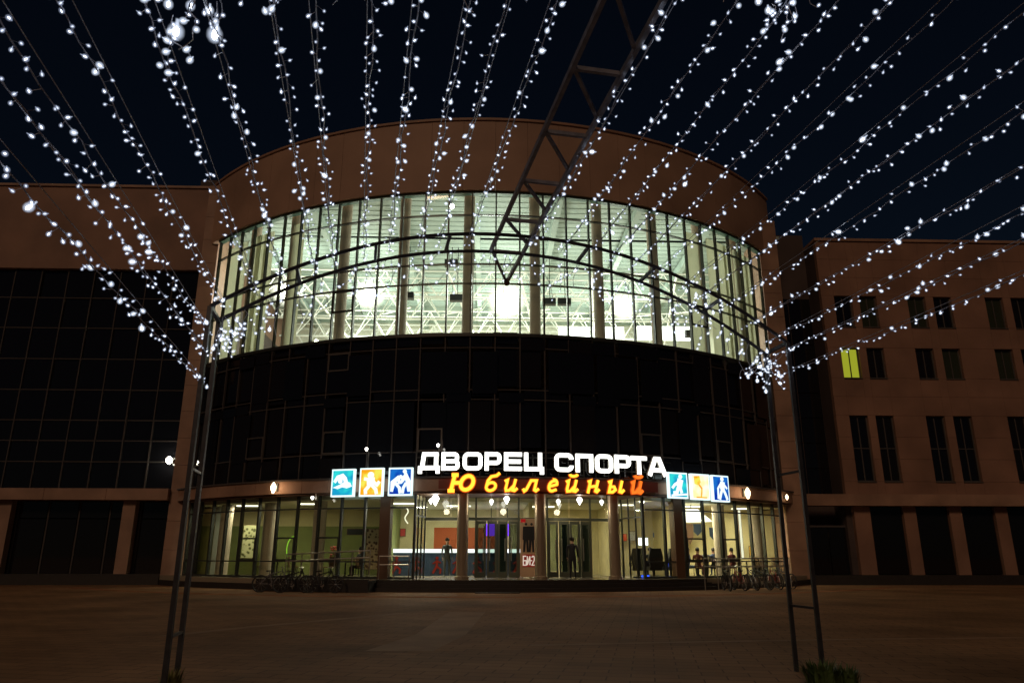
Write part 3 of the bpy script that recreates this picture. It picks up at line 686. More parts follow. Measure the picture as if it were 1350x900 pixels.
E_figy = emit('pictogram_warm_white', (1,1,.85), 1.2)
picto(437,467,618,654.5, E_cyan, E_fig, [('r',[(-.36,.52),(-.22,.70),(-.02,.74),(.10,.64),(.16,.5)],[.13,.16,.2,.18,.16]), ('d',-.10,.56,.10), ('p',[(-.42,.33),(-.1,.44),(.12,.56),(.34,.5),(.42,.36),(.2,.30),(0,.34),(-.2,.28)])], 'cyan light box with a white swimmer, leftmost on the canopy')
picto(474,505,616.5,654, E_gold, E_figy, [('d',-.02,.74,.14), ('r',[(-.02,.66),(.0,.4)],.34), ('r',[(-.3,.62),(0,.58),(.26,.40),(.36,.52)],.13), ('r',[(-.02,.42),(-.22,.22),(-.2,.08)],.14), ('r',[(.02,.42),(.22,.24),(.26,.08)],.14)], 'yellow and orange light box with a white player figure')
picto(512,543.5,616,653, E_blu, E_fig, [('d',.18,.86,.085), ('d',.02,.66,.085), ('r',[(-.34,.14),(-.30,.46),(-.10,.62),(.0,.46)],[.11,.2,.15,.1]), ('r',[(-.2,.45),(-.02,.28),(.02,.08)],.12), ('r',[(.38,.14),(.34,.5),(.22,.72),(.04,.46),(-.1,.44)],[.11,.2,.18,.1,.08]), ('r',[(.26,.45),(.14,.26),(.12,.08)],.12)], 'dark blue light box with two white wrestlers')
picto(881.5,906.5,622.5,656.5, E_cyan, E_fig, [('d',.12,.84,.10), ('r',[(.12,.74),(.02,.45)],.30), ('r',[(.05,.65),(-.2,.52),(-.34,.38)],.12), ('r',[(.0,.46),(-.12,.2),(-.30,.2)],.16), ('r',[(.06,.46),(.14,.2)],.14), ('p',[(-.4,.06),(.42,.13),(.42,.2),(-.4,.14)])], 'cyan light box with a white skier, beside the last sign letter')
picto(911.5,935.5,624.5,658.5, E_cream, E_gold, [('p',[(-.36,.9),(-.05,.92),(.0,.66),(-.16,.56),(-.34,.6)]), ('r',[(-.12,.6),(.04,.44),(.02,.28),(-.02,.1)],.07), ('r',[(-.28,.09),(.3,.09)],.05)], 'pale yellow light box with an orange kicking figure')
picto(939.5,961,626.5,661, E_blu, E_fig, [('d',.08,.86,.10), ('r',[(.1,.76),(.06,.46)],.26), ('r',[(.0,.7),(-.2,.5),(-.22,.1)],.10), ('r',[(.04,.48),(-.06,.28),(-.14,.08)],.13), ('r',[(.1,.48),(.22,.3),(.32,.08)],.13), ('r',[(.16,.66),(.34,.5)],.09)], 'blue light box with a white hiker figure, rightmost of the six')

# ---------------------------------------------------------------- small lamps on the facade
def wall_lamp(x, y, sc, m, label, dr=.40):
    th, z = cyl(x, y, RB+dr)
    r = thing('wall_lamp', label, 'lamp', tuple(C(th, RB+dr, z)), R_(th), 'wall lamps on the canopy band')
    MB().box((-.09*sc,-.02,-.12*sc),(.09*sc,.05,.16*sc)).build('lamp_body', M_alu, r, local=True)
    MB().lathe([(.03*sc,-.20*sc),(.09*sc,-.06*sc),(.10*sc,.05*sc),(.02*sc,.20*sc)], (0,-.10*sc-.03,0), 10).build('lamp_shade', m, r, local=True, smooth=True)
wall_lamp(363.5,643,1.25,E_warm,'glowing warm wall lamp on the canopy band left of the swimmer box')
wall_lamp(982,650,1.35,E_warm,'glowing warm wall lamp on the canopy band right of the hiker box')
wall_lamp(1035,655,.7,E_warm,'small dim wall lamp on the canopy band beside the right pier')
def warmlight(x, y, e, off=.5):
    th, z = cyl(x, y, RB+off+.3); L = bpy.data.lights.new('wall_lamp_light','POINT'); L.energy = e; L.shadow_soft_size = .1; L.color = (1,.6,.32)
    lo = bpy.data.objects.new('wall_lamp_light', L); col.objects.link(lo); lo.location = C(th, RB+off+.3, z)
warmlight(363.5,643,7); warmlight(982,650,9); warmlight(1035,655,2)
def spot_arm(x, yl, yb, label):
    th, zl = cyl(x, yl, RS+.1); zb = cyl(x, yb, RS+.1)[1]
    r = thing('sign_spotlight', label, 'lamp', tuple(C(th, RS-.1, zb)), R_(th), 'spotlights on thin arms above the canopy')
    MB().tube([(0,0,0),(0,0,zl-zb-.1),(0,-.25,zl-zb)], .022, 6).build('arm', M_steel, r, local=True)
    MB().lathe([(.02,-.08),(.06,-.03),(.065,.04),(.02,.07)], (0,-.27,zl-zb), 10).build('lamp_head', E_wht, r, local=True, smooth=True)
spot_arm(484, 592, 617, 'thin arm spotlight above the yellow and orange light box')
spot_arm(578, 587, 600, 'thin arm spotlight above the first sign letter')
spot_arm(413, 656, 650, 'white spotlight below the canopy left of the swimmer box')
# pendants of the entrance porch
first = None
pend = [(574,656,RB-.5,'brightest pendant under the canopy left of the first metal column'),(568,660,RB-1.3,'small pendant beside the brightest pendant'),(648,661,RB-1.2,'left pendant over the left entrance doors'),(668,656,RB-.5,'right pendant over the left entrance doors'),
        (736,661,RB-1.2,'left pendant over the right entrance doors'),(764,657,RB-.5,'right pendant over the right entrance doors'),(846,658,RB-.45,'pendant under the canopy right of the third metal column'),(793,657,RB-1.4,'small pendant between the doors and the third metal column')]
for i, (x, y, r_, lb) in enumerate(pend):
    th, z = cyl(x, y, r_); p = C(th, r_, min(z, 4.0))
    big = i in (0, 3, 5, 6)
    r = thing('pendant_lamp', lb, 'lamp', tuple(p), 0, 'pendant lamps in the entrance porch')
    MB().tube([(0,0,.1),(0,0,4.2-p.z)], .015, 6).build('stem', M_steel, r, local=True)
    s_ = 1.05 if i == 0 else (.78 if big else .62)
    MB().lathe([(.02*s_,-.26*s_),(.10*s_,-.10*s_),(.17*s_,.02*s_),(.12*s_,.12*s_),(.05*s_,.18*s_)], n=12).build('shade', E_wht if big else emit('soft_pendant', (1,.98,.9), 3), r, local=True, smooth=True)
    if i in (0, 3, 5, 6):
        L = bpy.data.lights.new('porch_lamp','POINT'); L.energy = 22; L.shadow_soft_size = .15; L.color = (1,.85,.6)
        lo = bpy.data.objects.new('porch_lamp', L); col.objects.link(lo); lo.location = p+Vector((0,-.25,-.35))
# floodlight on the left wing
p = at(225, 607, 40.2)
r = thing('wing_floodlight', 'bright white floodlight on the dark glass of the left wing', 'lamp', tuple(p))
MB().box((-.15,-.1,-.13),(.15,.05,.13)).bar((0,.05,0),(0,.15,0),.05).build('housing', M_alu, r, local=True)
MB().lathe([(.02,-.2),(.15,-.08),(.17,.05),(.04,.2)], (0,-.18,0), 10).build('lamp_glass', E_flood, r, local=True, smooth=True)

# ---------------------------------------------------------------- lobby contents
p = at(512, 723, 38.9); q = at(690, 723, 38.9)
r = thing('reception_desk', 'long navy reception desk with a glowing white top strip in the lobby', 'desk', (p.x, 38.9, FL))
L_ = q.x-p.x
MB().box((0,0,0),(L_,.6,1.12)).build('desk_front', M_navy, r, local=True)
MB().box((0,-.05,1.122),(L_,.62,1.30)).build('light_strip', E_strip, r, local=True)
M_redfig = emit('red_figure_print', (.6,.06,.03), .32)
for i in range(7):
    x = .45+i*1.02; mb = MB(); mb.disc(x, .86, .08, -.03, .02)
    mb.ribbon([(x-.22,.58),(x,.72),(x+.2,.62)], .07, -.035, .02); mb.ribbon([(x,.74),(x-.02,.44),(x-.2,.12)], .11, -.04, .02); mb.ribbon([(x,.46),(x+.2,.3),(x+.16,.1)], .09, -.045, .02)
    mb.build('athlete_figure', M_redfig, r, local=True)
p = at(640,690,39.6); q = at(672,706,39.6)
r = thing('violet_screen', 'pair of violet screens hanging above the reception desk', 'screen', (p.x, 39.6, q.z))
mb = MB().box((0,0,0),(.7,.06,p.z-q.z)).box((.95,0,0),(q.x-p.x,.06,p.z-q.z)).build('display', E_purple, r, local=True)
MB().bar((.3,.03,p.z-q.z),(.3,.03,4.0-q.z),.04).bar((1.15,.03,p.z-q.z),(1.15,.03,4.0-q.z),.04).build('bracket', M_alu, r, local=True)
# poster board between the two door sets
t0 = ethe(685.5); t1 = ethe(706.5); th = (t0+t1)/2; rp = RE+.08
zt = cyl(696,683,rp)[1]; w = 2*rp*math.sin(R_((t1-t0)/2))
r = thing('concert_poster', 'tall beige concert poster with two dark figures between the entrance doors', 'poster', tuple(C(th, rp, FL+.05)), R_(th))
h = zt-FL-.05
MB().box((-w/2,0,0),(w/2,.04,h)).build('board', mat('poster_beige',(.50,.33,.20),.6,var=.08,scale=2), r, local=True)
mb = MB()
for x in (-.10, .16):
    s_ = .95
    mb.disc(x, h*.90, .06, -.012-.002*(x>0), .008); mb.poly([(x-.14,h*.86),(x+.12,h*.86),(x+.14,h*.64),(x+.11,h*.62),(x+.12,h*.42),(x+.03,h*.42),(x,h*.62),(x-.05,h*.42),(x-.14,h*.42),(x-.12,h*.62),(x-.16,h*.64)], -.010-.004*(x>0), .008)
mb.build('printed_figures', M_black, r, local=True)
MB().box((-w/2+.03,-.012,h*.93),(-.12,-.003,h*.99)).build('printed_tag', emit('red_tag_print',(.5,.02,.02),.5), r, local=True)
MB().box((-w*.36,-.012,h*.17),(w*.40,-.003,h*.38)).build('printed_title_field', emit('poster_title_field',(.35,.03,.02),.45), r, local=True)
E_pl = emit('poster_letters',(.9,.75,.6),.75); mb = MB()
def put(strokes, x0, z0, s): 
    for i, p_ in enumerate(strokes): mb.ribbon([(x0+x, z0+z) for x, z in p_], s, -.020-.001*i, .006)
hh = h*.15; z0 = h*.20; lw = w*.2
put([[(lw*.9,hh),(0,hh),(0,0),(lw*.9,0),(lw*.9,hh*.5),(0,hh*.5)]], -w*.31, z0, .05)
put([[(0,hh),(0,0),(lw*.8,hh),(lw*.8,0)]], -w*.06, z0, .05)
put([[(0,hh*.5),(.08,hh*.5)]], w*.135, z0, .04)
put([[(0,hh*.85),(lw*.2,hh),(lw*.6,hh),(lw*.75,hh*.8),(lw*.7,hh*.5),(0,0),(lw*.85,0)]], w*.22, z0, .045)
mb.build('printed_title', E_pl, r, local=True)
# tables, chairs
def make_table(label, loc):
    r = thing('cafe_table', label, 'table', loc, 0, 'cafe tables behind the ground floor glass')
    MB().lathe([(.38,.70),(.40,.72),(.40,.745)], n=16).build('table_top', M_brownw, r, local=True)
    MB().lathe([(.22,0),(.20,.02),(.035,.05),(.035,.70)], n=12).build('pedestal', M_black, r, local=True); return r
def make_chair(label, loc, rz, m=None):
    r = thing('cafe_chair', label, 'chair', loc, rz, 'cafe chairs behind the ground floor glass')
    MB().box((-.22,-.22,.42),(.22,.22,.47)).build('seat', m or M_brownw, r, local=True)
    MB().box((-.22,.19,.50),(.22,.225,.92)).build('backrest', m or M_brownw, r, local=True)
    for x in (-.2,.2):
        for y in (-.2,.2): MB().tube([(x,y,0),(x,y,.42 if y<0 else .6)], .018, 6).build('leg', M_black, r, local=True)
    return r
tabs = [(905,34.9+1.6,'the cone lampshade'),(942,37.6,'the hanging pennants'),(985,38.6,'the bright reflection strip'),(1010,39.6,'the right pier'),(365,38.2,'the left plaster column'),(455,36.6,'the wall television')]
for i, (x, Yd, w_) in enumerate(tabs):
    p = at(x, 750, Yd)
    make_table(('round dark cafe table near ' if i < 4 else 'round dark lobby table near ')+w_, (p.x, Yd, FL))
    make_chair('dark cafe chair left of the table near '+w_, (p.x-.75, Yd+.1, FL), R_(-80-10*i))
    make_chair('dark cafe chair right of the table near '+w_, (p.x+.75, Yd+.05, FL), R_(80+8*i))
# big armchairs with blue glow
for i, (x, lb) in enumerate(((842,'dark high backed gaming armchair nearest the third metal column'),(862,'dark gaming armchair in the middle by the blue screens'),(884,'dark gaming armchair beside the right wide pier'))):
    p = at(x, 745, 35.6+.4*i)
    r = thing('armchair', lb, 'armchair', (p.x, p.y, FL), R_(170+20*i), 'dark armchairs around the blue screens')
    MB().box((-.3,-.3,.32),(.3,.26,.50)).build('seat', M_black, r, local=True)
    MB().poly([(-.28,.45),(-.36,.9),(-.26,1.32),(.26,1.32),(.36,.9),(.28,.45)], .2, .14).build('backrest', M_black, r, local=True)
    for s in (-1,1): MB().box((s*.38-.06,-.25,.5),(s*.38+.06,.2,.68)).build('armrest', M_black, r, local=True)
    MB().lathe([(.3,0),(.28,.05),(.05,.08),(.05,.32)], n=10).build('base', M_black, r, local=True)
for x0,x1,y0,y1,Yd,m_,nm,lb in ((841,855,708,719,38.2,emit('white_screen',(.9,.97,1),3.5),'monitor','glowing white monitor above the dark gaming armchairs'),(880,890,733,745,37.2,E_blue,'monitor','blue glowing monitor beside the right wide pier'),(843,850,726,732,37.0,E_blue,'monitor','small blue monitor left behind the armchairs'),(861,873,702,708,41.3,emit('blue_poster',(.03,.25,.6),.5),'wall_poster','small blue poster on the cream lobby wall'),(820,827,703,713,40.5,emit('red_poster',(.6,.05,.02),.6),'wall_poster','small red poster near the third metal column'),(845,857,757,761,35.0,E_blue,'glowing_strip','blue violet glowing strip on the floor by the armchairs')):
    a = at(x0, y0, Yd); b = at(x1, y1, Yd)
    r = thing(nm, lb, 'poster' if 'poster' in nm else ('light' if 'strip' in nm else 'monitor'), (a.x, Yd, b.z))
    MB().box((0,.02,0),(b.x-a.x,.05,a.z-b.z)).build('casing', M_black, r, local=True); MB().box((.02,-.005,.02),(b.x-a.x-.02,.018,a.z-b.z-.02)).build('screen' if nm=='monitor' else 'face', m_, r, local=True)
L = bpy.data.lights.new('screen_glow','POINT'); L.energy = 70; L.color = (.1,.2,1); L.shadow_soft_size = .2
lo = bpy.data.objects.new('screen_glow', L); col.objects.link(lo); lo.location = at(885,738,36.6)
p = at(912, 687, 36.6)
r = thing('cone_lampshade', 'large glowing white cone lampshade hanging in the right cafe', 'lamp', (p.x, p.y, p.z))
MB().lathe([(.98,0),(.55,.38),(.34,.58)], n=24).build('shade', emit('lampshade_glow',(1,.98,.85),2.6), r, local=True, smooth=True)
MB().tube([(0,0,.58),(0,0,4.0-p.z)], .02, 6).build('cord', M_black, r, local=True)
for i, (x, y0, y1) in enumerate(((908,690,718),(919,690,706),(940,695,712))):
    a = at(x, y0, 40.6); b = at(x, y1, 40.6)
    r = thing('pennant', ('long dark pennant hanging below the cone lampshade','short dark pennant right of the long one','small dark pennant above the seated guests')[i], 'pennant', (a.x, 40.6, b.z))
    hh = a.z-b.z; MB().poly([(-.22,hh),(.22,hh),(.22,hh*.35),(0,0),(-.22,hh*.35)], 0, .02).build('cloth', M_navy if i else M_brownw, r, local=True)
    MB().tube([(-.25,.01,hh),(.25,.01,hh)], .015, 6).build('rod', M_steel, r, local=True)
def flat_thing(nm, x0,x1,y0,y1,Yd,m_,lb,cat):
    a = at(x0, y0, Yd); b = at(x1, y1, Yd); r = thing(nm, lb, cat, (a.x, Yd, b.z))
    MB().box((0,0,0),(b.x-a.x,.04,a.z-b.z)).build('panel', m_, r, local=True); MB().box((-.03,.045,-.03),(b.x-a.x+.03,.07,a.z-b.z+.03)).build('frame', M_brownw, r, local=True)
def pat(name, c1, c2, sc):
    m = mat(name, c1, .7); n = m.node_tree.nodes; l = m.node_tree.links; v = n.new('ShaderNodeTexVoronoi'); v.inputs['Scale'].default_value = sc; tc = n.new('ShaderNodeTexCoord')
    cr = n.new('ShaderNodeValToRGB'); cr.color_ramp.elements[0].color = (*c1,1); cr.color_ramp.elements[1].color = (*c2,1); cr.color_ramp.elements[0].position=.3; cr.color_ramp.elements[1].position=.5
    l.new(tc.outputs['Object'], v.inputs[0]); l.new(v.outputs[0], cr.inputs[0]); l.new(cr.outputs[0], n['Principled BSDF'].inputs['Base Color']); return m
flat_thing('patterned_screen', 484,498,697,750,36.2, pat('floral_panel',(.12,.06,.04),(.55,.45,.32),7), 'tall panel with a mottled floral pattern left of the wide pier', 'screen')
flat_thing('wall_television', 458,480,697,704,37.5, M_black, 'black television mounted on the green lobby wall', 'television')
flat_thing('ornate_screen', 322,337,692,735,39.6, pat('carved_panel',(.1,.1,.03),(.5,.5,.28),6), 'carved pale screen at the left end of the lobby', 'screen')
flat_thing('white_curtain', 287,298,660,757,40.0, M_curtain, 'pale curtain hanging at the left end of the lobby glass', 'curtain')
flat_thing('reflection_strip', 973,981,672,735,38.3, emit('reflection_glow',(1,.97,.8),1.3), 'glowing white strip in place of a reflection in the right cafe', 'curtain')  # added glowing panel in place of a white reflection on the glass
flat_thing('yellow_notice', 988,1001,720,735,40.0, mat('yellow_card',(.75,.45,.05),.6), 'yellow board low in the right end of the cafe', 'board')
flat_thing('notice_board', 829,838,700,712,41.0, mat('pinned_paper',(.5,.5,.42),.8,var=.3,scale=14), 'small pale notice board on the cream wall behind the armchairs', 'board')
flat_thing('framed_menu', 1003,1009,700,716,40.0, M_brownw, 'narrow dark framed menu at the right end of the cafe', 'menu')
flat_thing('wall_picture', 528,534,697,706,41.3, M_red, 'small red round notice on the cream wall left of the orange wall', 'picture')
# wavy light ornament and red ornaments
pp = [at(536+2.2*math.sin(i*.9), 669+i*2.6, 34.9) for i in range(9)]
solo('wavy_light', MB().tube(pp, .03, 6), emit('wavy_glow',(1,.95,.75),1.6), 'wavy glowing light ornament hanging behind the glass', 'ornament')
# red blossoms in a planter
r0 = at(438, 738, 36.9); r = thing('flower_pot', 'potted red flowers on the windowsill behind the ramp railing', 'plant', (r0.x, r0.y, r0.z-.3))
MB().lathe([(.14,0),(.19,.3)], n=12).build('pot', M_brownw, r, local=True)
mb = MB(); mb2 = MB()
for i in range(26):
    a = random.uniform(0,6.28); rr = random.uniform(0,.28); z = .38+random.uniform(0,.55); c = Vector((rr*math.cos(a), rr*math.sin(a), z))
    mb2.tube([(0,0,.28), c*.6+Vector((0,0,.15)), c], .008, 4)
    mb.lathe([(.01,-.04),(.06,0),(.01,.05)], c, 6)
mb.build('blossom', M_red, r, local=True); mb2.build('stem', M_olive, r, local=True)
# green neon arc
solo('neon_arc', MB().tube([at(x, y, 38.5) for x, y in ((378,733),(378,722),(380,714),(384,708),(389,706))], .025, 6), emit('green_neon',(.35,.8,.05),.9), 'thin green glowing arc on the lobby wall behind the bicycle', 'lamp')

# ---------------------------------------------------------------- people
M_skin = mat('skin', (.45,.28,.20), .6)
def person(label, loc, rz, pose, cloth, hairc, sc=1.0):
    V = []; E = []; Rd = []
    def n(p, r, parent=None):
        V.append(Vector(p)); Rd.append(r)
        if parent is not None: E.append((parent, len(V)-1))
        return len(V)-1
    z0 = .93 if pose == 'stand' else .50
    pel = n((0,0,z0), .15); wa = n((0,.01,z0+.2), .125, pel); ch = n((0,0,z0+.40), .15, wa); ne = n((0,-.005,z0+.58), .062, ch)
    hd = n((0,-.02,z0+.68), .088, ne); ht = n((0,-.01,z0+.79), .085, hd)
    for s in (-1,1):
        sh_ = n((s*.19,0,z0+.50), .068, ch)
        if pose == 'stand': el = n((s*.25,.02,z0+.22), .046, sh_); wr = n((s*.25,-.08,z0-.02), .030, el); hn = n((s*.25,-.10,z0-.10), .034, wr)
        else: el = n((s*.25,-.05,z0+.24), .046, sh_); wr = n((s*.14,-.28,z0+.24), .030, el); hn = n((s*.10,-.36,z0+.25), .034, wr)
        hp = n((s*.10,0,z0-.05), .10, pel)
        if pose == 'stand': kn = n((s*.11,-.02 if s < 0 else -.08,.48), .066, hp); an = n((s*.12,.03 if s < 0 else -.04,.09), .043, kn); to = n((s*.13,-.12 if s < 0 else -.2,.045), .038, an)
        else: kn = n((s*.13,-.42,.48), .070, hp); an = n((s*.13,-.42,.10), .043, kn); to = n((s*.13,-.56,.045), .038, an)
    me = bpy.data.meshes.new('person'); me.from_pydata(V, E, []); o = bpy.data.objects.new('person_tmp', me); col.objects.link(o)
    md = o.modifiers.new('s','SKIN'); md.use_smooth_shade = True
    for i, sv in enumerate(me.skin_vertices[0].data): sv.radius = (Rd[i], Rd[i]*(.8 if i in (0,1,2) else 1)); sv.use_root = (i == 0)
    sb = o.modifiers.new('d','SUBSURF'); sb.levels = 1; sb.render_levels = 1
    dg = bpy.context.evaluated_depsgraph_get(); nm = bpy.data.meshes.new_from_object(o.evaluated_get(dg)); bpy.data.objects.remove(o)
    # fingers and face details merged into the same body mesh
    mb = MB(); mb.add([v.co for v in nm.vertices], [tuple(p.vertices) for p in nm.polygons])
    for i, m_ in enumerate(mb.f):
        c = sum((mb.v[k] for k in m_), Vector())/len(m_)
        hands = (abs(c.x) > .2 and c.z < z0-.03 and c.z > z0-.2 and pose == 'stand') or (pose == 'sit' and c.y < -.30 and c.z > .6)
        mb.mi[i] = 1 if (c.z > z0+.56 or hands) else 0
    for s in (-1,1):
        hb = Vector((s*.25,-.11,z0-.12)) if pose == 'stand' else Vector((s*.09,-.38,z0+.25)); dd = Vector((0,-.03,-.07)) if pose == 'stand' else Vector((-s*.01,-.07,-.01))
        for k in range(4):
            o_ = Vector((0,(k-1.5)*.017,0)) if pose == 'stand' else Vector(((k-1.5)*.017,0,0)); ln = (.85,1,.95,.75)[k]
            mb.tube([hb+o_, hb+o_+dd*.6*ln, hb+o_+dd*ln+Vector((-s*.008,0,0))], [.009,.0085,.007], 6, 1)
        mb.tube([hb+Vector((-s*.02,-.02,.04)), hb+Vector((-s*.035,-.04,.01)), hb+Vector((-s*.035,-.05,-.02))], [.011,.010,.008], 6, 1)
        mb.tube([(s*.085,-.01,z0+.72),(s*.10,0,z0+.74)], [.02,.022], 6, 1)
    mb.tube([(0,-.10,z0+.76),(0,-.125,z0+.72)], [.010,.018], 6, 1)
    r = thing('person', label, 'person', loc, rz)
    mb.build('body', [cloth, M_skin], r, smooth=True, local=True)
    hr = MB(); hr.lathe([(.088,-.03),(.105,.03),(.098,.09),(.06,.135),(.01,.15)], (0,.012,z0+.74), 14)
    hr.build('hair', mat('hair', hairc, .8), r, smooth=True, local=True)
    r.scale = (sc,)*3; nm_ = nm; bpy.data.meshes.remove(nm_); return r
M_coat = mat('dark_coat', (.010,.010,.014), .8); M_shirt = mat('dark_red_shirt', (.10,.02,.02), .8); M_grey = mat('grey_jacket', (.10,.10,.10), .8); M_bl = mat('blue_jacket', (.03,.05,.12), .8)
p = at(755, 757, 34.2); person('person in a long dark coat standing in the right entrance doorway', (p.x, 34.2, FL), R_(160), 'stand', M_coat, (.01,.008,.006), 1.0)
p = at(589, 745, 36.9); person('person in a grey jacket standing before the orange wall by the desk', (p.x, 36.9, FL), R_(20), 'stand', M_grey, (.03,.02,.01), 1.0)
for x, Yd, rz, lb, m_ in ((474,37.0,-50,'person in dark clothes seated below the wall television',M_coat),(921,36.9,150,'seated person in a dark red shirt under the cone lampshade',M_shirt),(942,38.1,200,'seated person in a blue jacket right of the cone lampshade',M_bl),(996,39.3,20,'person seated alone in front of the yellow board',M_grey),(931,38.0,170,'seated person in grey between the red shirt and blue jacket guests',M_grey),(951,37.2,120,'seated person in a dark coat just right of the blue jacket guest',M_coat),(908,37.4,60,'seated person in a blue jacket leaning back left of the cone lampshade guests',M_bl),(966,38.4,200,'person in a dark red shirt seated near the bright reflection strip',M_shirt),(858,36.4,170,'person in dark clothes seated at the gaming armchairs by the monitor',M_coat)):
    p = at(x, 750, Yd); person(lb, (p.x, Yd, FL), R_(rz), 'sit', m_, (.015,.01,.008), 1.0)

# ---------------------------------------------------------------- ramp, railings
def railing(name, label, pts, hts, posts):
    r = thing(name, label, 'railing', tuple(pts[0]))
    for h in hts: MB().tube([Vector(p)+Vector((0,0,h)) for p in pts], .028, 8).build('handrail', M_steel, r)
    for i in range(posts):
        t = i/(posts-1)*(len(pts)-1); a = Vector(pts[int(min(t, len(pts)-2))]); b = Vector(pts[int(min(t, len(pts)-2))+1]); q = a.lerp(b, t-int(min(t, len(pts)-2)))
        MB().tube([q, q+Vector((0,0,hts[0]))], .022, 6).build('post', M_steel, r)
rw = RB+1.55
MB_ = MB(); N = 14
for i in range(N):
    a = -25+13*i/N; b = -25+13*(i+1)/N; za = G+.06+.40*i/N; zb = G+.06+.40*(i+1)/N
    v = [C(a,rw-1.0,G-.02),C(b,rw-1.0,G-.02),C(b,rw,G-.02),C(a,rw,G-.02),C(a,rw-1.0,za),C(b,rw-1.0,zb),C(b,rw,zb),C(a,rw,za)]
    MB_.add(v, [(0,1,2,3),(4,7,6,5),(0,4,5,1),(3,2,6,7)]+([(0,3,7,4)] if i == 0 else [])+([(1,5,6,2)] if i == N-1 else []))
struct('access_ramp', MB_, M_step)
struct('ramp_kerb', MB().arc(rw+.02, rw+.17, G, G+.52, -25, -12, 14), M_step)
railing('ramp_railing', 'two-rail steel handrail climbing along the ramp left of the entrance', [C(-21.5+9.5*i/8, rw+.09, G+.5+.02*i) for i in range(9)], (1.0,.72), 6)
railing('terrace_railing', 'steel railing with closely set posts before the right cafe windows', [C(24.5+15*i/10, RB+1.3, G) for i in range(11)], (1.35,1.0), 9)
railing('guard_rail', 'short steel guard rail before the wide pier left of the entrance', [C(-12+3.4*i/3, RB+.5, FL) for i in range(4)], (.95,.6), 3)

# ---------------------------------------------------------------- bicycles
def torus(mb, c, Rr, r, n=28, k=6):
    base = len(mb.v)
    for i in range(n):
        a = 2*math.pi*i/n
        for j in range(k):
            b = 2*math.pi*j/k; q = Rr+r*math.cos(b); mb.v.append(Vector((c[0]+q*math.cos(a), c[1]+r*math.sin(b), c[2]+q*math.sin(a))))
    for i in range(n):
        for j in range(k):
            mb.f.append((base+i*k+j, base+i*k+(j+1)%k, base+((i+1)%n)*k+(j+1)%k, base+((i+1)%n)*k+j)); mb.mi.append(0)
def make_bike(label, loc, rz, fm):
    r = thing('bicycle', label, 'bicycle', loc, rz, 'bicycles parked before the glass front')
    for x in (-.52,.52):
        mb = MB(); torus(mb, (0,0,0), .32, .03); w_ = mb.mesh('wheel', M_black); w = link('wheel', w_, r, (x,0,.34))
        mb = MB()
        for i in range(10): a = 2*math.pi*i/10; mb.tube([(0,0,0),(.31*math.cos(a),0,.31*math.sin(a))], .003, 3)
        mb.tube([(0,-.04,0),(0,.04,0)], .025, 6); link('spokes', mb.mesh('spokes', M_steel), w)
    bb = (-.05,0,.30); st = (-.20,0,.78); hd = (.33,0,.80); hu = (.30,0,.93)
    mb = MB()
    for a, b in ((bb,st),(bb,hd),((-.17,0,.70),(.32,0,.84)),((-.52,0,.34),bb),((-.52,0,.34),(-.18,0,.72)),((.52,0,.34),hu)): mb.tube([a,b], .026, 6)
    mb.build('frame', fm, r, local=True)
    MB().tube([(.26,-.28,1.0),(.34,-.1,.98),(.31,0,.95),(.34,.1,.98),(.26,.28,1.0)], .014, 6).tube([hu,(.31,0,.95)], .014, 6).build('handlebar', M_steel, r, local=True)
    MB().poly([(-.34,.86),(-.06,.87),(-.04,.84),(-.32,.80)], -.05, .1).tube([st,(-.22,0,.84)], .013, 6).build('saddle', M_black, r, local=True)
    MB().lathe([(.08,-.01),(.08,.01)], n=12).build('chainring', M_steel, r, local=True).matrix_local = Matrix.Translation((-.05,.03,.30)) @ Matrix.Rotation(R_(90), 4, 'X')
    mb = MB().tube([(-.05,.05,.30),(-.05,.07,.14)], .01, 4).tube([(-.05,-.05,.30),(-.05,-.07,.46)], .01, 4); mb.build('pedals', M_steel, r, local=True)
    return r
fms = [mat('bike_frame_dark',(.02,.02,.02),.3), mat('bike_frame_red',(.20,.02,.02),.3), mat('bike_frame_grey',(.15,.15,.16),.3)]
bikes = [(-19.0,RB+2.5,19,0,'dark bicycle parked broadside left of the ramp railing'),
         (-21.6,RB+2.3,34,2,'grey bicycle leaning at the left end of the ramp wall'),(-16.2,RB+2.2,8,0,'dark bicycle in front of the middle of the ramp wall'),
         (26.2,RB+1.9,60,0,'dark bicycle nearest the entrance in the right bicycle row'),(28.0,RB+1.9,70,1,'dark red bicycle second from the entrance in the right row'),(29.8,RB+1.95,64,2,'grey bicycle in the middle of the right bicycle row'),
         (31.6,RB+1.9,75,0,'dark bicycle just right of the middle of the right row'),(33.6,RB+1.95,62,1,'dark red bicycle near the far end of the right row'),(35.6,RB+1.9,72,2,'grey bicycle at the far end of the right row')]
for th, r_, rz, fi, lb in bikes:
    p = C(th, r_, G); make_bike(lb, (p.x, p.y, G), R_(th+rz), fms[fi])

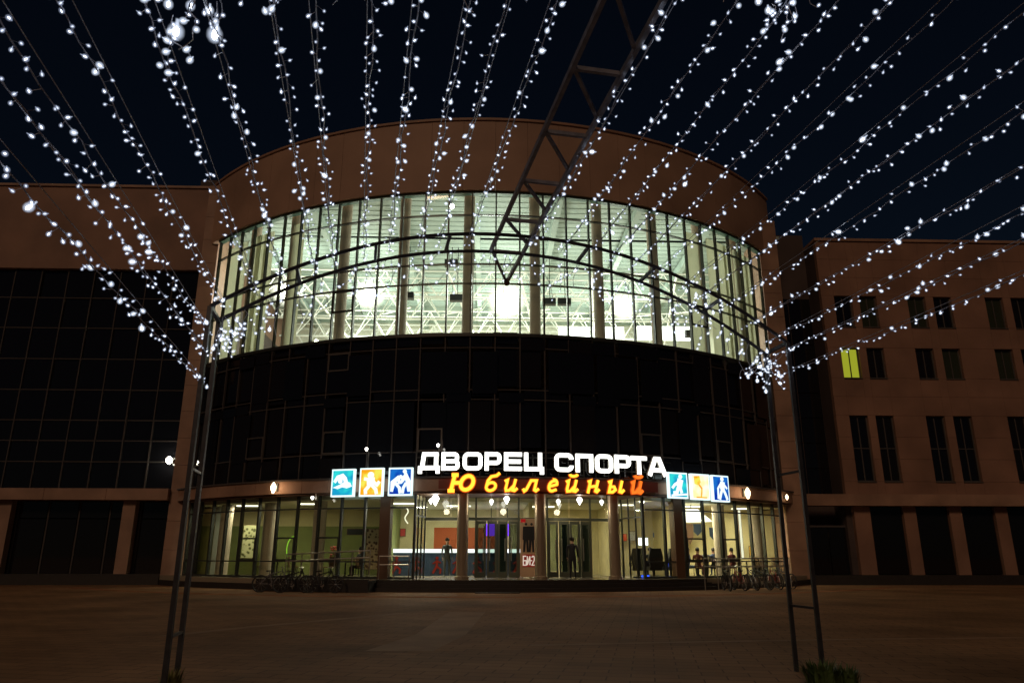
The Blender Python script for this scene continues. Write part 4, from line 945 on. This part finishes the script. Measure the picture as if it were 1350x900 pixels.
# ---------------------------------------------------------------- light canopy: frame
ax = Vector((-0.17054825, 0.98534933, 0)); ex = Vector((ax.y, -ax.x, 0))
def T(a, s, z): return ax*a+ex*s+Vector((0,0,z))
SC_, HW, ZS, ZR = 1.975, 3.875, 4.50, 1.29
def arch_z(s):
    u = min(1, abs((s-SC_)/HW)); return ZS+ZR*(1-u**2.15)
KF = thing('light_canopy_frame', 'dark steel arched frame with paired posts carrying the string lights', 'frame', tuple(T(9.3, SC_, G)))
A0, A1 = 9.0, 9.6
PX = [SC_-HW, SC_+HW]
for A, B2 in ((A0, A1), (-2.0, -1.4)):
    for s in PX:
        for a in (A, B2): MB().box(Vector((-.025,-.025,0))+T(a,s,G), Vector((.025,.025,0))+T(a,s,ZS)).build('post', M_blacksteel, KF)
        for z in (.75, 2.55) if s < 0 else (.95, 2.7): MB().bar(T(A+.03,s,z), T(B2-.03,s,z), .03).build('post_rung', M_blacksteel, KF)
        MB().bar(T(A+.03,s,ZS), T(B2-.03,s,ZS), .045).build('post_rung', M_blacksteel, KF)
    for a in (A, B2):
        pts = [T(a, s, arch_z(s)) for s in [SC_-HW+2*HW*i/40 for i in range(41)]]
        mb = MB()
        mb.tube(pts, .024, 6); mb.build('arch_chord', M_blacksteel, KF)
    for i in range(1, 8):
        s = SC_-HW+2*HW*i/8
        if i == 4: continue
        MB().bar(T(A+.03,s,arch_z(s)), T(B2-.03,s,arch_z(s)), .04).build('arch_strut', M_blacksteel, KF)
s0, s1 = 1.66, 2.13
for s, e in ((s0, A1), (s1, 10.75)): MB().bar(T(-2.0,s,5.80), T(e,s,5.80), .042, .06).build('ridge_chord', M_ridgeLit, KF)
for i in range(11):
    a = 9.6-1.05*i
    MB().bar(T(a,s0+.03,5.80), T(a,s1-.03,5.80), .04).build('ridge_bar', M_ridgeLit, KF)
    a2 = 10.75 if i == 0 else a+.70
    MB().bar(T(a+.02,s0+.03,5.80), T(a2-.03,s1-.03,5.80), .035).build('ridge_diagonal', M_ridgeLit, KF)
MB().lathe([(.03,-.06),(.045,-.03),(.045,.03),(.03,.05)], T(10.78,s1,5.80), 10).build('end_knob', mat('rusty_steel',(.16,.07,.04),.7,var=.3,scale=20), KF)

# ---------------------------------------------------------------- light canopy: strings
def ico(r, sub=1):
    bm = bmesh.new(); bmesh.ops.create_icosphere(bm, subdivisions=sub, radius=r)
    me = bpy.data.meshes.new('bulb'); bm.to_mesh(me); bm.free(); return me
M_ledHalo = halo_mat('led_halo_glow', (.62,.72,1), 1.0, .34); M_ledHaloB = halo_mat('led_halo_glow_bright', (.70,.80,1), 1.3, .55)  # soft LED halo painted as a glowing shell
def bulb_mesh(core, lens, mc, ml):  # lens: radius of the painted halo around the core
    bm = bmesh.new(); bmesh.ops.create_icosphere(bm, subdivisions=1, radius=core)
    n0 = len(bm.faces)
    bmesh.ops.create_icosphere(bm, subdivisions=2, radius=lens); bm.faces.ensure_lookup_table()
    for i, f in enumerate(bm.faces): f.smooth = True; f.material_index = 0 if i < n0 else 1
    me = bpy.data.meshes.new('bulb'); bm.to_mesh(me); bm.free(); return me
M_ledHalo = halo_mat('led_halo_glow', (.62,.72,1), 1.0, .34); M_ledHaloB = halo_mat('led_halo_glow_bright', (.70,.80,1), 1.3, .55)  # shell glow imitating bloom around the LEDs, dim and bright
def bulb_mesh(core, lens, mc, ml):  # lens sizes the outer shell that paints the bulb's halo
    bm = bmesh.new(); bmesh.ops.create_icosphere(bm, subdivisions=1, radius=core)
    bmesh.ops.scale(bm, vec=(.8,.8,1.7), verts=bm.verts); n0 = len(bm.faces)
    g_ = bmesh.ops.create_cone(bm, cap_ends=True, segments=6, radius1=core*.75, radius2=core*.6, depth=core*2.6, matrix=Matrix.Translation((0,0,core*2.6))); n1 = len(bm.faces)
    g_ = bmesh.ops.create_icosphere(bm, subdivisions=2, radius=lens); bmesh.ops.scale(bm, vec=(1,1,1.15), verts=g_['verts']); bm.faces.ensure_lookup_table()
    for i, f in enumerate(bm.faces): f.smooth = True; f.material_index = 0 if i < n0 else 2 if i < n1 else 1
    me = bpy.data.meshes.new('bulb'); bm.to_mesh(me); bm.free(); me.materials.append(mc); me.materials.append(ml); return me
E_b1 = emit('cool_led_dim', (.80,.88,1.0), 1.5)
bulbs = [bulb_mesh(.0060, .015, E_b1, M_ledHalo), bulb_mesh(.0074, .019, E_bulb, M_ledHalo), bulb_mesh(.0090, .026, E_bulb, M_ledHaloB)]
medb = bulb_mesh(.014, .034, E_bulbB, M_ledHaloB); bigb = bulb_mesh(.026, .060, E_bulbB, M_ledHaloB)
def hang_bulb(me, root, q):
    o = link('bulb', me, root, q-base_of(root)); o.rotation_euler = (random.uniform(-1.4,1.4), random.uniform(-1.4,1.4), random.uniform(0,6)); return o
def inframe(p, mg=60):
    d = p-EYE; z = d.dot(fw)
    if z < .3: return False
    return -mg < 675+F*d.dot(rt)/z < 1350+mg and -mg < 450-F*d.dot(up)/z < 900+mg
ords = ['first','second','third','fourth','fifth','sixth','seventh','eighth','ninth','tenth','eleventh','twelfth','thirteenth','fourteenth','fifteenth','sixteenth']
Ls = [(1.26,5.74),(.9,5.70),(.59,5.63),(.2,5.53),(-.12,5.42),(-.51,5.28),(-.75,5.16),(-1.11,4.96),(-1.39,4.79),(-1.75,4.58),(-1.9,4.25),(-1.9,3.95),(-1.9,3.62)]
Rs = [(2.2,5.83),(2.65,5.77),(3.02,5.73),(3.33,5.68),(3.66,5.62),(3.96,5.55),(4.39,5.39),(4.68,5.26),(4.98,5.09),(5.38,4.85),(5.69,4.66),(5.85,4.42),(5.85,4.11)]
GRP = 'strings of white lights stretched over the walkway'
def jitter(a): return random.uniform(-a, a)
def make_string(s, z, label):
    zz_ = min(z, arch_z(s)) if abs(s-SC_) < HW-.01 else z
    ps = lambda a, ds=0, dz=0: T(a, s+ds, zz_+dz)
    root = thing('light_string', label, 'string lights', tuple(ps(A0)), 0, GRP)
    rev = random.choice((-1, 1))
    MB().tube([ps(-1.9, .028*rev), ps(3.5, .028*rev,-.012), ps(A0, .0,0)], .0042, 4).build('wire', M_wire, root)
    ph = random.uniform(0, 6); sag = random.uniform(.05, .11)
    def cp(a): 
        u = (a-1)/8.4; return ps(a, -.02*rev+.012*math.sin(a*5+ph)+.006*math.sin(a*17+ph), -.01-sag*4*max(0,u)*(1-min(1,u))*.6+.008*math.sin(a*9+ph))
    mb = MB(); a = -1.9; pts = []
    while a < 9.36: pts.append(cp(a)); a += .2
    mb.tube(pts, .0055, 4)
    a = 1.2+random.uniform(0,.1); bl = []; side = 1
    while a < 9.35:
        p = cp(a)
        if inframe(p):
            ang = random.uniform(-.9, .9) + (0 if side > 0 else math.pi); ln = random.choice((.015,.03,.045,.06))
            q = p+ex*(math.cos(ang)*ln)+Vector((0,0,math.sin(ang)*ln-.01))+ax*jitter(.02)
            mb.tube([p, q], .0018, 3); bl.append(q)
        side = -side; a += random.choice((.035,.06,.08,.09,.10)) * (1.0 if random.random() < .88 else 1.8)
    mb.build('cord', M_cord, root)
    for q in bl:
        r_ = random.random(); me = bulbs[0] if r_ < .5 else bulbs[1] if r_ < .86 else bulbs[2]
        if random.random() < .012: me = medb
        hang_bulb(me, root, q)
for i, (s, z) in enumerate(Ls): make_string(s, z, '%s string of white lights to the left of the ridge truss' % ords[i])
for i, (s, z) in enumerate(Rs): make_string(s, z, 'string of white lights along the right chord of the ridge truss' if i == 0 else '%s string of white lights to the right of the ridge truss' % ords[i-1])

def garland(name, label, starts, group=None):
    root = thing(name, label, 'garland', tuple(starts[0][0]), 0, group)
    bl = []
    for p, ln, wig, n in starts:
        mb = MB()
        pts = [p]; q = Vector(p); dr = Vector((jitter(.5), jitter(.3), -1)).normalized(); st = ln/n
        for i in range(n):
            dr = (dr+Vector((jitter(wig), jitter(wig), -abs(jitter(.3))))).normalized(); q = q+dr*st; pts.append(q.copy())
            if random.random() < .62: bl.append(q+Vector((jitter(.02), jitter(.02), jitter(.02))))
        mb.tube(pts, .004, 4); mb.build('cord', M_cord, root)
    for q in bl:
        r_ = random.random(); hang_bulb(bulbs[1] if r_ < .50 else bulbs[2] if r_ < .96 else medb, root, q)
    return root
st = []
for i in range(76):
    s = SC_-HW+.1+(2*HW-.2)*i/75+jitter(.06); st.append((T(A1, s, arch_z(s)), random.uniform(.15,.75), .6, random.randint(3,7)))
garland('icicle_garland', 'garland of short hanging light cords along the arch of the frame', st)
def cluster(s, z, n, w, ln): return [(T(random.uniform(A0,A1), s+jitter(w), z+jitter(.12)), random.uniform(ln*.4,ln), .9, random.randint(4,7)) for _ in range(n)]
g = garland('light_tangle', 'dense tangle of white lights bundled at the top of the left posts', cluster(-1.75, 4.45, 15, .28, .55))
for q in ((-1.83,4.0),(-1.6,4.2),(-1.75,4.12),(-1.2,4.28)): link('bulb', medb, g, T(9.1, *q)-base_of(g))
g = garland('light_tangle', 'dense tangle of white lights bundled at the top of the right posts', cluster(5.72, 4.35, 15, .22, .65))
for q in ((5.7,4.45),(5.62,3.85),(5.85,4.1),(5.5,4.0)): link('bulb', medb, g, T(9.3, *q)-base_of(g))
g = garland('light_tangle', 'small bright knot of white lights right of centre on the arch', cluster(4.75, 5.2, 5, .15, .3))
for q in ((4.70,5.28),(4.85,5.12),(4.95,5.02),(4.55,5.33)): link('bulb', medb, g, T(9.4, *q)-base_of(g))
top = []
def atA(x, y, s=None):
    d = ray(x, y); t = 1.0
    best = None
    for i in range(400):
        t = 2+i*.02; p = EYE+d*t; ss = p.dot(ex); zc = arch_z(ss)
        if p.z >= zc-.05: return p
    return EYE+d*6
for x in (225,250,262,290,312,365,455,490,520,605,690,775,960,1005,1030,1045,1060,880): top.append((atA(x, -14), random.uniform(.08,.28), .8, random.randint(3,5)))
g = garland('hanging_garland', 'curling light cords dangling from the strings overhead at the top edge', top)
g = garland('curled_lights', 'loose curled light cord hanging among the upper left strings', [(atA(228,20), .5, 1.0, 8), (atA(250,4), .4, 1.0, 7), (atA(286,2), .35, .8, 6), (atA(220,50), .3, .8, 5)])
for x, y in ((232,42),(283,46)): link('bulb', bigb, g, atA(x, y)-base_of(g))
for x, y in ((222,6),(251,8),(276,14)): link('bulb', medb, g, atA(x, y)-base_of(g))
g = garland('curled_lights', 'loose curled light cord hanging among the upper right strings', [(atA(1018,6), .4, 1.0, 8), (atA(1036,2), .35, 1.0, 7), (atA(1048,8), .3, .9, 5)])
for x, y in ((1000,2),(1013,14)): link('bulb', medb, g, atA(x, y)-base_of(g))

# ---------------------------------------------------------------- plants at the post feet
M_leaf = mat('grass_leaf', (.07,.12,.03), .6, var=.4, scale=8); M_leafy = mat('yellow_green_leaf', (.20,.19,.05), .6, var=.4, scale=8)
def tuft(label, c, rad, h, n, m, name='ornamental_grass'):
    mb = MB()
    for i in range(n):
        a = random.uniform(0,6.28); rr = rad*math.sqrt(random.random())*.7; b = Vector((c[0]+rr*math.cos(a), c[1]+rr*math.sin(a), G))
        l = Vector((math.cos(a+jitter(.8)), math.sin(a+jitter(.8)), 0))*random.uniform(.2,.6)*rad; hh = h*random.uniform(.45,1)
        sd2 = Vector((-l.y, l.x, 0)).normalized()*random.uniform(.008,.018)
        p1 = b+l*.35+Vector((0,0,hh*.65)); p2 = b+l+Vector((0,0,hh))
        mb.add([b-sd2, b+sd2, p1+sd2*.9, p1-sd2*.9, p2], [(0,1,2,3),(3,2,4)])
    o = tag(link(name, mb.mesh(name, m, Vector((c[0],c[1],G))), None, (c[0],c[1],G)), label, 'plant'); return o
p = atA(1, 1); q = gp(1085, 903); tuft('clump of green leaves at the feet of the right posts, cut by the bottom edge', (q[0], q[1]), .26, .30, 260, M_leaf)
q = gp(1118, 901); tuft('lower leafy clump at the bottom edge, farther right than the right posts', (q[0], q[1]), .18, .22, 150, M_leaf)
p = T(9.1, -1.98, 0); tuft('small yellowish plant at the feet of the left posts', (p.x+.02, p.y+.3), .13, .30, 90, M_leafy)
